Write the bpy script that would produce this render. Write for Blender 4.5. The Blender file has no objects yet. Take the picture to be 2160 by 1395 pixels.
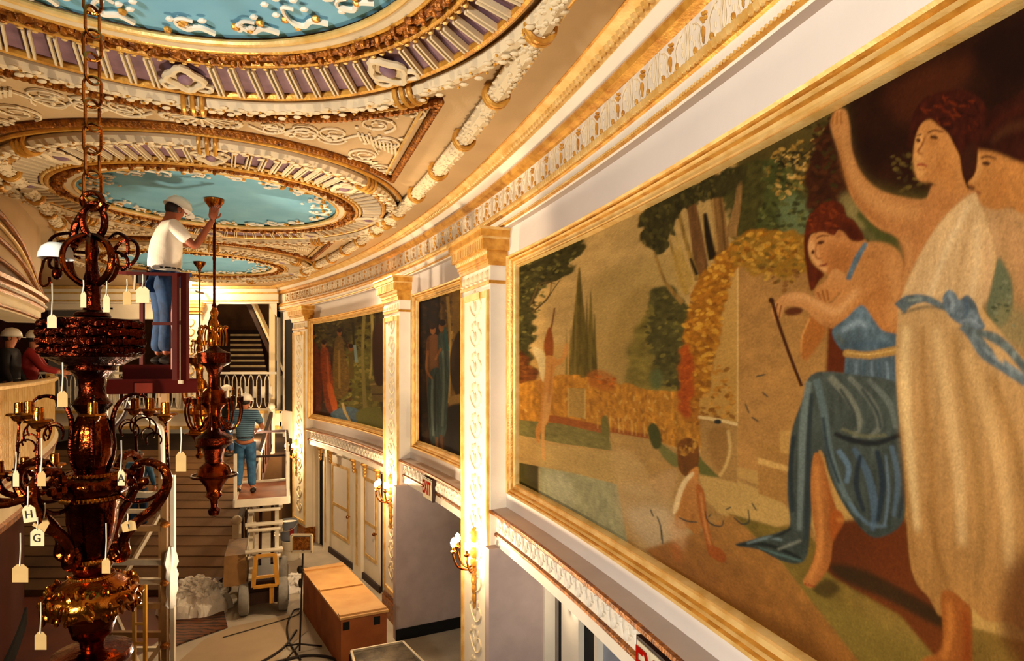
import bpy, bmesh, math, random
import numpy as np
from mathutils import Vector, Matrix
sc = bpy.context.scene
COL = sc.collection
rnd = random.Random(7)
PI = math.pi
F, H0, EYE = 1300.0, 769.6, 4.25          # focal length and horizon of the 2160x1395 frame, eye height
OX, OY, R = -30.506, -5.417, 32.556        # the foyer is curved: centre and radius of its outer wall

def at(px, py, Y):                         # a frame point at depth Y
    return Vector(((px-1080)/F*Y, Y, EYE+(H0-py)/F*Y))
def floor_at(px, py, h=0.0):               # a frame point on the level h above the floor
    Y = F*(EYE-h)/(py-H0)
    return Vector(((px-1080)/F*Y, Y, h))
def pol(r, th, z):
    return Vector((OX+r*math.cos(th), OY+r*math.sin(th), EYE+z))
def wp(n, th, z):                          # n metres in front of the outer wall, z relative to the eye
    return pol(R-n, th, z)
def ray_th(px, n=0.0):                     # angle where the sight line through column px meets the wall
    t = (px-1080)/F; r = R-n
    a = t*t+1; b = -2*(t*OX+OY); c = OX*OX+OY*OY-r*r
    Y = (-b+math.sqrt(max(b*b-4*a*c, 1e-9)))/(2*a)
    return math.atan2(Y-OY, t*Y-OX), Y
def TH(px, n=0.0): return ray_th(px, n)[0]

def lin(c):
    if isinstance(c, str):
        c = tuple(int(c[i:i+2], 16)/255 for i in (0, 2, 4))
    return tuple((x/12.92 if x <= .04045 else ((x+.055)/1.055)**2.4) for x in c)

class MB:
    def __init__(s): s.v = []; s.f = []; s.m = []; s.mi = 0
    def add(s, vs, fs, mi=None):
        o = len(s.v); s.v += [tuple(v) for v in vs]
        s.f += [tuple(o+i for i in f) for f in fs]; s.m += [s.mi if mi is None else mi]*len(fs)
    def box(s, c, d, rot=None, mi=None, taper=1.0):
        c = Vector(c); x, y, z = d[0]/2, d[1]/2, d[2]/2
        vs = []
        for k in (-1, 1):
            t = taper if k > 0 else 1.0
            for a, b in ((-1,-1),(1,-1),(1,1),(-1,1)):
                p = Vector((a*x*t, b*y*t, k*z))
                if rot is not None: p = rot @ p
                vs.append(c+p)
        s.add(vs, [(3,2,1,0),(4,5,6,7),(0,1,5,4),(1,2,6,5),(2,3,7,6),(3,0,4,7)], mi)
    def bar(s, a, b, w, h=None, mi=None, up=(0,0,1)):
        a, b = Vector(a), Vector(b); h = h or w
        d = (b-a); L = d.length
        if L < 1e-6: return
        d.normalize(); u = Vector(up)
        if abs(d.dot(u)) > .98: u = Vector((0,1,0))
        x = d.cross(u).normalized(); y = x.cross(d).normalized()
        vs = []
        for p in (a, b):
            for i, j in ((-1,-1),(1,-1),(1,1),(-1,1)):
                vs.append(p+x*(i*w/2)+y*(j*h/2))
        s.add(vs, [(3,2,1,0),(4,5,6,7),(0,1,5,4),(1,2,6,5),(2,3,7,6),(3,0,4,7)], mi)
    def tube(s, pts, r, n=8, closed=False, mi=None, caps=True):
        pts = [Vector(p) for p in pts]; N = len(pts)
        rs = r if isinstance(r, (list, tuple)) else [r]*N
        vs = []; prev = None
        for i, p in enumerate(pts):
            if closed: t = pts[(i+1) % N]-pts[i-1]
            else: t = pts[min(i+1, N-1)]-pts[max(i-1, 0)]
            if t.length < 1e-9: t = Vector((0,0,1))
            t.normalize()
            if prev is None:
                u = Vector((0,0,1)) if abs(t.z) < .9 else Vector((1,0,0))
                x = t.cross(u).normalized()
            else:
                x = prev-t*prev.dot(t)
                x = x.normalized() if x.length > 1e-6 else t.orthogonal().normalized()
            prev = x; y = t.cross(x)
            for k in range(n):
                a = 2*PI*k/n
                vs.append(p+(x*math.cos(a)+y*math.sin(a))*rs[i])
        fs = []
        for i in range(N if closed else N-1):
            j = (i+1) % N
            for k in range(n):
                l = (k+1) % n
                fs.append((i*n+k, i*n+l, j*n+l, j*n+k))
        if caps and not closed:
            fs.append(tuple(range(n-1, -1, -1))); fs.append(tuple((N-1)*n+k for k in range(n)))
        s.add(vs, fs, mi)
    def lathe(s, prof, c=(0,0,0), n=32, mi=None, mod=None, caps=True, axis=None):
        c = Vector(c); vs = []
        for i, (r, z) in enumerate(prof):
            for k in range(n):
                a = 2*PI*k/n
                rr = r*(mod(a, z, r) if mod else 1)
                p = Vector((rr*math.cos(a), rr*math.sin(a), z))
                if axis is not None: p = axis @ p
                vs.append(c+p)
        fs = []
        for i in range(len(prof)-1):
            for k in range(n):
                l = (k+1) % n
                fs.append((i*n+k, i*n+l, (i+1)*n+l, (i+1)*n+k))
        if caps:
            if prof[0][0] > 1e-4: fs.append(tuple(range(n-1, -1, -1)))
            if prof[-1][0] > 1e-4: fs.append(tuple((len(prof)-1)*n+k for k in range(n)))
        s.add(vs, fs, mi)
    def ball(s, c, r, n=8, m=5, rot=None, mi=None):
        c = Vector(c); r = r if isinstance(r, (tuple, list)) else (r, r, r)
        vs = []
        for i in range(1, m):
            ph = PI*i/m
            for k in range(n):
                a = 2*PI*k/n
                p = Vector((r[0]*math.sin(ph)*math.cos(a), r[1]*math.sin(ph)*math.sin(a), r[2]*math.cos(ph)))
                if rot is not None: p = rot @ p
                vs.append(c+p)
        for q in (1, -1):
            p = Vector((0, 0, q*r[2]))
            if rot is not None: p = rot @ p
            vs.append(c+p)
        T = (m-1)*n; fs = []
        for i in range(m-2):
            for k in range(n):
                l = (k+1) % n
                fs.append((i*n+k, (i+1)*n+k, (i+1)*n+l, i*n+l))
        for k in range(n):
            l = (k+1) % n
            fs.append((T, k, l)); fs.append((T+1, (m-2)*n+l, (m-2)*n+k))
        s.add(vs, fs, mi)
    def grid(s, fn, nu, nv, mi=None):
        vs = [fn(i/nu, j/nv) for j in range(nv+1) for i in range(nu+1)]
        fs = [(j*(nu+1)+i, j*(nu+1)+i+1, (j+1)*(nu+1)+i+1, (j+1)*(nu+1)+i) for j in range(nv) for i in range(nu)]
        s.add(vs, fs, mi)
    def quad(s, a, b, c, d, mi=None): s.add([a, b, c, d], [(0,1,2,3)], mi)
    def prism(s, poly, off, mi=None):
        n = len(poly); off = Vector(off)
        vs = [Vector(p) for p in poly]+[Vector(p)+off for p in poly]
        fs = [tuple(range(n)), tuple(range(2*n-1, n-1, -1))]+[(i, (i+1) % n, n+(i+1) % n, n+i) for i in range(n)]
        s.add(vs, fs, mi)
    def sweep(s, prof, th0, th1, steps, caps=False, closed=False):
        # prof: [(n, z, material index of the strip that starts here)]
        vs = []; K = len(prof)
        for i in range(steps+1):
            th = th0+(th1-th0)*i/steps
            for n, z, *_ in prof: vs.append(wp(n, th, z))
        o = len(s.v); s.v += [tuple(v) for v in vs]
        for i in range(steps):
            for k in range(K if closed else K-1):
                l = (k+1) % K
                s.f.append((o+i*K+k, o+i*K+l, o+(i+1)*K+l, o+(i+1)*K+k)); s.m.append(prof[k][2] if len(prof[k]) > 2 else 0)
        if caps:
            s.f.append(tuple(o+k for k in range(K))); s.m.append(prof[0][2] if len(prof[0]) > 2 else 0)
            s.f.append(tuple(o+steps*K+k for k in range(K-1, -1, -1))); s.m.append(prof[0][2] if len(prof[0]) > 2 else 0)
    def wbox(s, th0, th1, n0, n1, z0, z1, steps=2, mi=0):
        s.sweep([(n0,z0,mi),(n1,z0,mi),(n1,z1,mi),(n0,z1,mi)], th0, th1, steps, caps=True, closed=True)
    def join(s, o, mi=None):
        k = len(s.v); s.v += o.v; s.f += [tuple(k+i for i in f) for f in o.f]; s.m += (o.m if mi is None else [mi]*len(o.f))
    def xform(s, M):
        s.v = [tuple(M @ Vector(v)) for v in s.v]; return s
    def build(s, name, mats, parent=None, smooth=True, world=True, angle=40):
        me = bpy.data.meshes.new(name)
        vs = s.v
        if parent is not None and world:
            L = Vector(parent.location) if parent.parent is None else Vector(parent.parent.location)
            vs = [tuple(Vector(v)-L) for v in vs]
        me.from_pydata(vs, [], s.f); me.update()
        mats = mats if isinstance(mats, (list, tuple)) else [mats]
        for m in mats: me.materials.append(m)
        me.polygons.foreach_set('material_index', [min(i, len(mats)-1) for i in s.m])
        bm = bmesh.new(); bm.from_mesh(me); bmesh.ops.recalc_face_normals(bm, faces=bm.faces); bm.to_mesh(me); bm.free()
        if smooth:
            me.polygons.foreach_set('use_smooth', [True]*len(me.polygons))
            try: me.set_sharp_from_angle(angle=math.radians(angle))
            except Exception: pass
        o = bpy.data.objects.new(name, me); COL.objects.link(o)
        if parent is not None: o.parent = parent
        return o

def tag(o, label=None, cat=None, group=None, kind=None):
    if label: o['label'] = label
    if cat: o['category'] = cat
    if group: o['group'] = group
    if kind: o['kind'] = kind
    return o
def thing(name, label, cat, loc=(0,0,0), rz=0.0, group=None):
    o = bpy.data.objects.new(name, None); COL.objects.link(o)
    o.location = loc; o.rotation_euler = (0, 0, rz); o.empty_display_size = .1
    return tag(o, label, cat, group)
def struct(o, label=None): return tag(o, label, None, None, 'structure')
def children(o): return [c for c in bpy.data.objects if c.parent == o]
def copy_tree(o, loc=None, rz=None, label=None, group=None):
    r = o.copy(); COL.objects.link(r)
    if loc is not None: r.location = loc
    if rz is not None: r.rotation_euler = (0, 0, rz)
    if label: r['label'] = label
    if group: r['group'] = group
    for ch in children(o):
        c = ch.copy(); COL.objects.link(c); c.parent = r
        for g in children(ch):
            d = g.copy(); COL.objects.link(d); d.parent = c
    return r
def smooth_path(pts, k=8, closed=False):
    P = [Vector(p) for p in pts]; N = len(P); out = []
    for i in range(N if closed else N-1):
        p0 = P[i-1] if (closed or i > 0) else P[0]
        p1 = P[i]; p2 = P[(i+1) % N]
        p3 = P[(i+2) % N] if (closed or i+2 < N) else P[-1]
        for j in range(k):
            t = j/k
            out.append(.5*((2*p1)+(p2-p0)*t+(2*p0-5*p1+4*p2-p3)*t*t+(3*p1-p0-3*p2+p3)*t**3))
    if not closed: out.append(P[-1])
    return out

# ---------------------------------------------------------------- materials
def mat(name, col, rough=.6, metal=0.0, var=.12, scale=6.0, bump=0.0, bscale=40.0, col2=None, emit=0.0, spec=.4, wave=None):
    m = bpy.data.materials.new(name); m.use_nodes = True
    nt = m.node_tree; b = nt.nodes['Principled BSDF']
    c = lin(col); c2 = lin(col2) if col2 else tuple(x*(1-var*2.2) for x in c)
    tc = nt.nodes.new('ShaderNodeTexCoord')
    nz = nt.nodes.new('ShaderNodeTexNoise'); nz.inputs['Scale'].default_value = scale; nz.inputs['Detail'].default_value = 5
    nt.links.new(tc.outputs['Object'], nz.inputs['Vector'])
    rp = nt.nodes.new('ShaderNodeValToRGB')
    rp.color_ramp.elements[0].position = .3; rp.color_ramp.elements[0].color = (*c2, 1)
    rp.color_ramp.elements[1].position = .62; rp.color_ramp.elements[1].color = (*c, 1)
    src = nz.outputs['Fac']
    if wave:
        w = nt.nodes.new('ShaderNodeTexWave'); w.bands_direction = wave[0]; w.inputs['Scale'].default_value = wave[1]
        w.inputs['Distortion'].default_value = wave[2]; w.inputs['Detail'].default_value = 3
        nt.links.new(tc.outputs['Object'], w.inputs['Vector'])
        mx = nt.nodes.new('ShaderNodeMath'); mx.operation = 'ADD'
        h1 = nt.nodes.new('ShaderNodeMath'); h1.operation = 'MULTIPLY'; h1.inputs[1].default_value = .5
        h2 = nt.nodes.new('ShaderNodeMath'); h2.operation = 'MULTIPLY'; h2.inputs[1].default_value = .5
        nt.links.new(w.outputs['Fac'], h1.inputs[0]); nt.links.new(nz.outputs['Fac'], h2.inputs[0])
        nt.links.new(h1.outputs[0], mx.inputs[0]); nt.links.new(h2.outputs[0], mx.inputs[1]); src = mx.outputs[0]
    nt.links.new(src, rp.inputs['Fac'])
    nt.links.new(rp.outputs['Color'], b.inputs['Base Color'])
    b.inputs['Roughness'].default_value = rough; b.inputs['Metallic'].default_value = metal
    b.inputs['Specular IOR Level'].default_value = spec
    if bump > 0:
        n2 = nt.nodes.new('ShaderNodeTexNoise'); n2.inputs['Scale'].default_value = bscale; n2.inputs['Detail'].default_value = 4
        nt.links.new(tc.outputs['Object'], n2.inputs['Vector'])
        bp = nt.nodes.new('ShaderNodeBump'); bp.inputs['Strength'].default_value = bump; bp.inputs['Distance'].default_value = .02
        nt.links.new(n2.outputs['Fac'], bp.inputs['Height']); nt.links.new(bp.outputs['Normal'], b.inputs['Normal'])
    if emit > 0:
        b.inputs['Emission Color'].default_value = (*c, 1); b.inputs['Emission Strength'].default_value = emit
    return m
M = dict(
 cream=mat('cream_plaster', 'e2cfa9', .65, var=.05, scale=3, bump=.1, bscale=60),
 ivory=mat('ivory_plaster', 'efe4cf', .6, var=.04, scale=3, bump=.06, bscale=50),
 wallw=mat('pale_wall_plaster', 'e4d9cd', .7, var=.03, scale=2, bump=.05, bscale=40),
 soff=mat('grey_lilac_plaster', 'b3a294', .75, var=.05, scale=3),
 lilac=mat('lilac_wall_paint', 'b3a09a', .75, var=.06, scale=5, bump=.08, bscale=80),
 gold=mat('gold_leaf', 'd9a244', .36, .35, var=.15, scale=10, bump=.15, bscale=50, col2='b07424'),
 goldl=mat('pale_gilding', 'e6c37c', .4, .25, var=.1, scale=8, bump=.1, bscale=50, col2='cf9f4c'),
 goldd=mat('old_gold', 'a8661c', .38, .55, var=.2, scale=18, bump=.5, bscale=45, col2='552608'),
 lav=mat('lavender_paint', '8a6a78', .6, var=.1, scale=8, col2='6f5260'),
 ceil=mat('ceiling_plaster', 'c3a477', .7, var=.06, scale=2, bump=.1, bscale=50),
 sky=mat('sky_blue_paint', '7db8d2', .8, var=.05, scale=2.2, col2='6caac8'),
 brass=mat('dark_brass', '7e3610', .17, 1.0, var=.2, scale=9, bump=.3, bscale=26, col2='3a0f05'),
 brass2=mat('bright_brass', 'c07828', .2, 1.0, var=.15, scale=9, bump=.25, bscale=30, col2='6e300c'),
 brassd=mat('tarnished_brass', '4e1a0a', .24, 1.0, var=.2, scale=12, bump=.5, bscale=34, col2='1e0703'),
 black=mat('black_void', '060504', .9, var=.0),
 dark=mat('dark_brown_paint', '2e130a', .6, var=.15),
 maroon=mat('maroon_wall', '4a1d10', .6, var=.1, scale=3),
 concrete=mat('dusty_concrete', 'b3a796', .85, var=.12, scale=1.6, bump=.2, bscale=30),
 plank=mat('plank_floor', '6e4e2c', .8, var=.2, scale=.8, col2='442c16', bump=.1, bscale=20),
 woodr=mat('red_brown_floor', '5a2412', .5, var=.15, scale=2.5),
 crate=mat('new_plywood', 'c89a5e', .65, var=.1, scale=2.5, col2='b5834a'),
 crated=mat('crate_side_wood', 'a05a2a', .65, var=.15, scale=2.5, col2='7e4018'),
 ply=mat('stained_plywood', '6a3a18', .6, var=.3, scale=2, col2='2a1206', wave=('Y', 3, 9)),
 red=mat('red_lift_paint', '480803', .6, var=.1, scale=4, spec=.12),
 redb=mat('orange_label', '8a2a14', .6, var=.1),
 white=mat('white_paint', 'e6dfcf', .5, var=.06, scale=5),
 steel=mat('dull_aluminium', 'cfc2ac', .4, .35, var=.1, scale=8),
 steeld=mat('dirty_timber_post', '9a7448', .6, var=.15, scale=6),
 yellow=mat('yellow_paint', 'd39a3c', .5, var=.1, scale=6),
 rubber=mat('black_rubber', '17130f', .7, var=.1),
 tyre=mat('grey_tyre', '8d8a86', .8, var=.12, scale=10),
 hat=mat('white_helmet_plastic', 'ece4d4', .35, var=.02),
 shirt=mat('white_cotton', 'eae0d0', .85, var=.05, scale=9, bump=.3, bscale=14),
 jeans=mat('blue_denim', '3a6c98', .85, var=.16, scale=10, col2='244a70', bump=.3, bscale=16),
 jeansd=mat('dark_denim', '1b3c66', .85, var=.2, scale=8, col2='0c1c34', bump=.3, bscale=16),
 stripe=mat('striped_knit', '5d7f96', .9, var=.1, scale=5, col2='243a50', wave=('Z', 9, .3)),
 redsh=mat('red_jacket', '8e150c', .8, var=.1, scale=6, bump=.3, bscale=14),
 blacksh=mat('black_jacket', '150e0c', .8, var=.1),
 skin=mat('skin', 'b8714a', .55, var=.06, scale=12),
 skind=mat('tanned_skin', '8a4626', .55, var=.06, scale=12),
 hair=mat('dark_hair', '1a0d08', .6, var=.1, scale=30),
 belt=mat('dark_leather', '1c120c', .5, var=.1),
 card=mat('tag_card', 'b08d54', .85, var=.05, scale=20),
 cardw=mat('pale_tag_card', 'c4ae80', .85, var=.05, scale=20),
 ink=mat('black_ink', '201812', .8, var=0),
 string=mat('white_string', 'd8ccb0', .8, var=.05),
 glassw=mat('opal_glass', 'e8e6da', .25, var=.03),
 cloth=mat('white_dust_sheet', 'f2ede6', .9, var=.04, scale=6, bump=.5, bscale=9),
 paper=mat('brown_floor_paper', 'ab967a', .8, var=.08, scale=1.5, bump=.2, bscale=12),
 bucketb=mat('blue_grey_bucket', '747c8c', .5, var=.06),
 signw=mat('exit_sign_face', 'e6d9b8', .9, var=.03, spec=.0),
 signr=mat('exit_letter_red', 'a8140a', .95, var=.03, spec=.0),
 cable=mat('black_cable', '1d110b', .6, var=.05),
 bulb=mat('lit_bulb', 'ffd9a0', .3, var=0, emit=60),
 bulbs=mat('lit_flood_glass', 'ffe0b0', .3, var=0, emit=120),
 paneb=mat('door_pane_blue', '8f97a6', .2, var=.1, scale=3),
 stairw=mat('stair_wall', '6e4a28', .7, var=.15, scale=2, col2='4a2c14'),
 treadlit=mat('lit_stair_edge_paint', 'd8bf8e', .6, var=.1, scale=6),  # pale colour stands in for light falling on the treads
 grey=mat('grey_paint', '8d8173', .6, var=.08),
)
# ---------------------------------------------------------------- the setting
ZC = 2.06                                  # ceiling above the eye
THE = math.asin((16.2-OY)/R)               # where the outer wall meets the end wall
YE = 16.2
XE = OX+math.sqrt(R*R-(YE-OY)**2)
# floor
b = MB(); b.quad((-16, -3, 0), (5, -3, 0), (5, 24, 0), (-16, 24, 0)); struct(b.build('floor', M['concrete'], smooth=False))
# ceiling
b = MB()
b.grid(lambda u, v: pol(22+v*(R+1-22), .02+u*.86, ZC), 40, 4)
struct(b.build('ceiling', M['ceil'], smooth=False))
# outer wall, upper storey with the murals
b = MB(); b.sweep([(-.14, -1.9, 0), (-.14, 1.45, 0), (-.34, 1.45, 0), (-.34, -1.9, 0)], .12, THE, 60, closed=True)
struct(b.build('wall_right', M['wallw']))
# entablature: 0 ivory 1 gold 2 soffit 3 pale gold
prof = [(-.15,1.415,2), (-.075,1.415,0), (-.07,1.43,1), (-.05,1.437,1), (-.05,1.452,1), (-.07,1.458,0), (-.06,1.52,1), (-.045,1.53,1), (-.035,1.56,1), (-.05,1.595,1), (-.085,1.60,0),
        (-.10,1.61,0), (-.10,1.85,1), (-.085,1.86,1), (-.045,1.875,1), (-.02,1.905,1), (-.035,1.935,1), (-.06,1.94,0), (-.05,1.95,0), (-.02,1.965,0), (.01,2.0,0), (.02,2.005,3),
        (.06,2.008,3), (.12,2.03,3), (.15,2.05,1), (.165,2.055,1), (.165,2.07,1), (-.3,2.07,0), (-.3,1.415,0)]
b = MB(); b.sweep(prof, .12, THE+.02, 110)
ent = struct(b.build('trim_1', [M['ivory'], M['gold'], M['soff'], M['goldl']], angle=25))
def beads(n, z, r, step, th0, th1, sq=(1,1,1), m=4, k=6):
    q = MB(); ds = step/R; th = th0
    while th < th1:
        q.ball(wp(n, th, z), (r*sq[0], r*sq[1], r*sq[2]), k, m); th += ds
    return q
beads(.075, 2.018, .03, .062, .16, .52, (1,1,1.1)).build('egg_moulding', M['goldl'], ent)
beads(-.033, 1.562, .02, .04, .16, .5, (1,1,1.5)).build('rope_moulding', M['goldl'], ent)
beads(-.045, 1.446, .0095, .028, .16, .42).build('bead_moulding', M['goldl'], ent)
# frieze reliefs
g = MB(); c = MB(); per = .33/R; th = .165; i = 0
while th < THE-.005:
    for q in range(5):
        a = 2*PI*q/5; g.ball(wp(-.088, th+.017*math.cos(a)/R*1.2, 1.795+.02*math.sin(a)), (.011,.011,.011), 6, 4)
    g.ball(wp(-.085, th, 1.715), (.011,.011,.034), 6, 5); g.ball(wp(-.085, th, 1.675), (.006,.006,.02), 6, 4)
    for sgn in (-1, 1):
        t2 = th+sgn*.075/R
        g.ball(wp(-.086, t2, 1.655), (.012,.012,.022), 6, 4)
        c.tube(smooth_path([wp(-.092, th+sgn*x/R, z) for x, z in ((.025,1.64),(.05,1.70),(.042,1.76),(.075,1.80),(.11,1.815))], 4), [.004]*12+[.005]*4+[.003], 5)
        c.tube(smooth_path([wp(-.092, th+sgn*x/R, z) for x, z in ((.165,1.62),(.145,1.70),(.155,1.78),(.14,1.84))], 4), .005, 5)
        for q in range(4): c.ball(wp(-.095, th+sgn*(.105+.02*math.sin(q*2.1+i))/R, 1.66+.045*q), (.007,.006,.02), 5, 4)
    th += per; i += 1
c.build('frieze_leafwork', M['cream'], ent); g.build('frieze_gilt_drops', M['gold'], ent)
# ledge below the murals
def ledge(name, th0, th1):
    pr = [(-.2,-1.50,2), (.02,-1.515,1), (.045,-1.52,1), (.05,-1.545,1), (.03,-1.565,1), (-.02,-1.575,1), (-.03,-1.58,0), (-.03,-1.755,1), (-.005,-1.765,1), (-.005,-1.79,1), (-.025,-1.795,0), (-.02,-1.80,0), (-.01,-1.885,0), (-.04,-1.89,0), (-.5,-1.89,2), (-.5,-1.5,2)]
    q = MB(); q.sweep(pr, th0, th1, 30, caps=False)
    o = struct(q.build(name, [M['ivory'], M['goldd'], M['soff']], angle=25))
    rel = MB(); th = th0+.003; k = 0
    while th < th1-.003:
        rel.tube(smooth_path([wp(-.022, th+x/R, -1.67+z) for x, z in ((-.07,-.06),(-.03,.05),(.03,.055),(.035,-.01),(.0,-.02))], 4), [.012]*10+[.008]*7, 5)
        rel.ball(wp(-.02, th+.06/R, -1.70), (.02,.02,.04), 6, 4); rel.ball(wp(-.02, th-.05/R, -1.63), (.02,.015,.02), 6, 4)
        th += .19/R
    rel.build('ledge_relief', M['ivory'], o)
    return o
PIL = {'A': (.489, .514), 'B': (.373, .4025), 'C': (.664, .690)}
ledge('trim_2', .15, PIL['B'][0]+.002); ledge('trim_3', PIL['B'][1]-.002, PIL['A'][0]+.002); ledge('trim_4', PIL['A'][1]-.002, .668)

# pilasters
def pilaster(key, label):
    t0, t1 = PIL[key]; tc = (t0+t1)/2; w = (t1-t0)
    o = thing('pilaster', label, 'pilaster', wp(.04, tc, -EYE), 0, 'pilasters along the mural wall')
    m = MB(); m.wbox(t0, t1, -.3, .04, -EYE, 1.06, 4, 0); m.build('shaft', M['ivory'], o, smooth=False)
    m = MB(); m.wbox(t0-.001, t1+.001, -.2, .07, -EYE, -EYE+.32, 4, 0); m.wbox(t0-.0006, t1+.0006, -.2, .055, -EYE+.32, -EYE+.38, 4, 0); m.build('base', M['goldd'], o, smooth=False)
    # gilt panel border
    m = MB(); e = .0024
    for (a, bb, z0, z1) in ((t0+.0005, t0+e, -EYE+.45, .79), (t1-e, t1-.0005, -EYE+.45, .79), (t0+e, t1-e, .72, .79), (t0+e, t1-e, -EYE+.45, -EYE+.52)):
        m.wbox(a, bb, .04, .058, z0, z1, 3, 0)
        m.wbox(a+(bb-a)*.25, bb-(bb-a)*.25, .058, .072, z0, z1, 3, 0)
    m.build('panel_border', M['goldl'], o, smooth=False)
    m = MB(); z = -EYE+.7; k = 0
    while z < .62:
        for sgn in (-1, 1):
            m.tube(smooth_path([wp(.045, tc+sgn*x*w, z+h) for x, h in ((.0,.0),(.12,.05),(.2,.14),(.12,.2),(.05,.15))], 3), [.009]*9+[.006]*4, 5)
            m.ball(wp(.045, tc+sgn*.1*w, z+.24), (.02,.012,.04), 6, 4)
        m.ball(wp(.05, tc, z+.12), (.022,.022,.06), 6, 4); m.ball(wp(.05, tc, z+.27), (.026,.015,.03), 6, 4)
        z += .34
    m.build('candelabra_relief', M['cream'], o)
    cap = MB()
    for z0, z1, d, mi in ((.85,.885,.02,0), (1.04,1.075,.03,0), (1.10,1.16,.05,0), (1.19,1.30,.11,0), (1.30,1.325,.125,1), (1.325,1.39,.14,0), (1.39,1.415,.16,1)):
        cap.wbox(t0-d*.8/R, t1+d*.8/R, -.2, .04+d, z0, z1, 3, mi)
    cap.wbox(t0-.035/R, t1+.035/R, -.2, .075, 1.075, 1.19, 3, 0)
    cb = cap.build('capital', [M['gold'], M['goldl']], o, smooth=False)
    q = MB(); n = int(w*R/.055)
    for i in range(n+1):
        th = t0-.03/R+(w+.06/R)*i/n
        q.ball(wp(.10, th, 1.175), (.026,.026,.035), 6, 4); q.wbox(th-.012/R, th+.012/R, .14, .16, 1.205, 1.30, 1, 0)
    q.build('egg_and_dart', M['goldl'], cb)
    q = MB()
    for i in range(6):
        th = t0+w*(i+.5)/6
        q.ball(wp(.045, th, .945), (.03,.03,.055), 6, 4); q.ball(wp(.045, th, .90), (.045,.03,.02), 6, 4)
    q.wbox(t0+.001, t1-.001, .038, .044, .89, 1.0, 3, 0); q.build('necking_relief', M['cream'], o)
    return o
pilaster('B', 'cream panelled pilaster with gold capital, left of the largest mural')
pilaster('A', 'cream panelled pilaster with gold capital, left of the narrow tall mural')
pilaster('C', 'slim cream pilaster with gold capital at the far corner by the balcony rail')

# lower wall under the far mural: panelled doors
b = MB(); b.sweep([(-.24, -EYE, 0), (-.24, -1.85, 0), (-.4, -1.85, 0), (-.4, -EYE, 0)], PIL['A'][1], PIL['C'][0], 14, closed=True)
struct(b.build('wall_right_lower', M['ivory'], smooth=False))
def strip(q, px0, px1, n0, n1, z0, z1, mi=0): q.wbox(TH(px1, n1), TH(px0, n1), n0, n1, z0, z1, 2, mi)
dn = 0
def panel_door(name, px0, px1, z1, panel):
    q = MB(); strip(q, px0, px1, -.24, -.19, -EYE+.01, z1, 0)
    o = struct(q.build(name, M['ivory'], smooth=False))
    if panel:
        w = px1-px0
        q = MB()
        for a, c_ in ((.16,.22),(.78,.84)): strip(q, px0+w*a, px0+w*c_, -.19, -.175, -EYE+.5, z1-.2, 0)
        for z in (-EYE+.5, -3.1, z1-.2):
            strip(q, px0+w*.16, px0+w*.84, -.19, -.175, z-.03, z+.03, 0)
        q.build('door_panel_moulding', M['goldl'], o, smooth=False)
        q = MB(); strip(q, px0+w*.24, px0+w*.76, -.19, -.183, -EYE+.56, z1-.26, 0); q.build('door_panel', M['wallw'], o, smooth=False)
        q = MB(); p = wp(-.13, TH(px1-w*.08, -.2), -3.2); q.ball(p, .035, 8, 6); q.bar(p, wp(-.2, TH(px1-w*.08, -.2), -3.2), .02); q.build('door_handle', M['brass2'], o)
    return o
panel_door('door_1', 690, 744, -2.02, True)
panel_door('door_2', 762, 799, -2.05, True)
panel_door('door_3', 651, 671, -2.0, False)
q = MB()
for px0, px1 in ((672,680),(799.5,806)): strip(q, px0, px1, -.24, -.232, -EYE+.0, -2.05, 0)
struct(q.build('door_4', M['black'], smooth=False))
q = MB()
for px0, px1 in ((636,642),(655,660),(681,690),(744,761)): strip(q, px0, px1, -.24, -.13, -EYE, -1.9, 0); strip(q, px0+(px1-px0)*.35, px0+(px1-px0)*.6, -.13, -.122, -EYE+.2, -2.1, 1)
tr5 = struct(q.build('trim_5', [M['ivory'], M['goldl']], smooth=False))
q = MB()
for px in (676, 697, 746, 770, 797):
    t = TH(px, -.1)
    for k in range(4): q.ball(wp(-.1, t, -1.95-.07*k), (.05-.006*k, .05-.006*k, .05), 7, 5)
    q.ball(wp(-.08, t, -1.93), (.07,.06,.04), 7, 5)
q.build('gilt_corbels', M['gold'], tr5)
q = MB(); strip(q, 681, 800, -.2, -.16, -EYE, -EYE+.12, 0); struct(q.build('baseboard_right', M['dark'], smooth=False))

# passage under the narrow mural: return wall faces the hall
def radial(name, th, r0, r1, z0, z1, m, thick=.004, base=True):
    q = MB(); vs = []
    for r in (r0, r1):
        for t in (th, th+thick):
            for z in (z0, z1): vs.append(pol(r, t, z))
    q.add(vs, [(0,1,3,2),(4,6,7,5),(0,4,5,1),(2,3,7,6),(0,2,6,4),(1,5,7,3)])
    o = struct(q.build(name, m, smooth=False))
    return o
radial('wall_passage', .4785, 32.35, 34.6, -EYE, -1.88, M['lilac'])
q = MB()
q.add([pol(r, t, z) for r in (32.35, 34.6) for t in (.4785-.0009, .4785+.001) for z in (-EYE, -EYE+.17)], [(0,1,3,2),(4,6,7,5),(0,4,5,1),(2,3,7,6),(0,2,6,4),(1,5,7,3)])
struct(q.build('baseboard_passage', M['black'], smooth=False))
radial('wall_alcove', .3685, 32.45, 33.12, -EYE, -1.88, M['lilac'])
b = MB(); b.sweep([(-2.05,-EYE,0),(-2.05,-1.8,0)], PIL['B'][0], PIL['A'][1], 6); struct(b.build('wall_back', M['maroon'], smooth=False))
b = MB(); b.sweep([(-.62,-EYE,0),(-.62,-1.8,0)], .14, .3675, 10); struct(b.build('wall_entrance', M['grey'], smooth=False))
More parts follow.
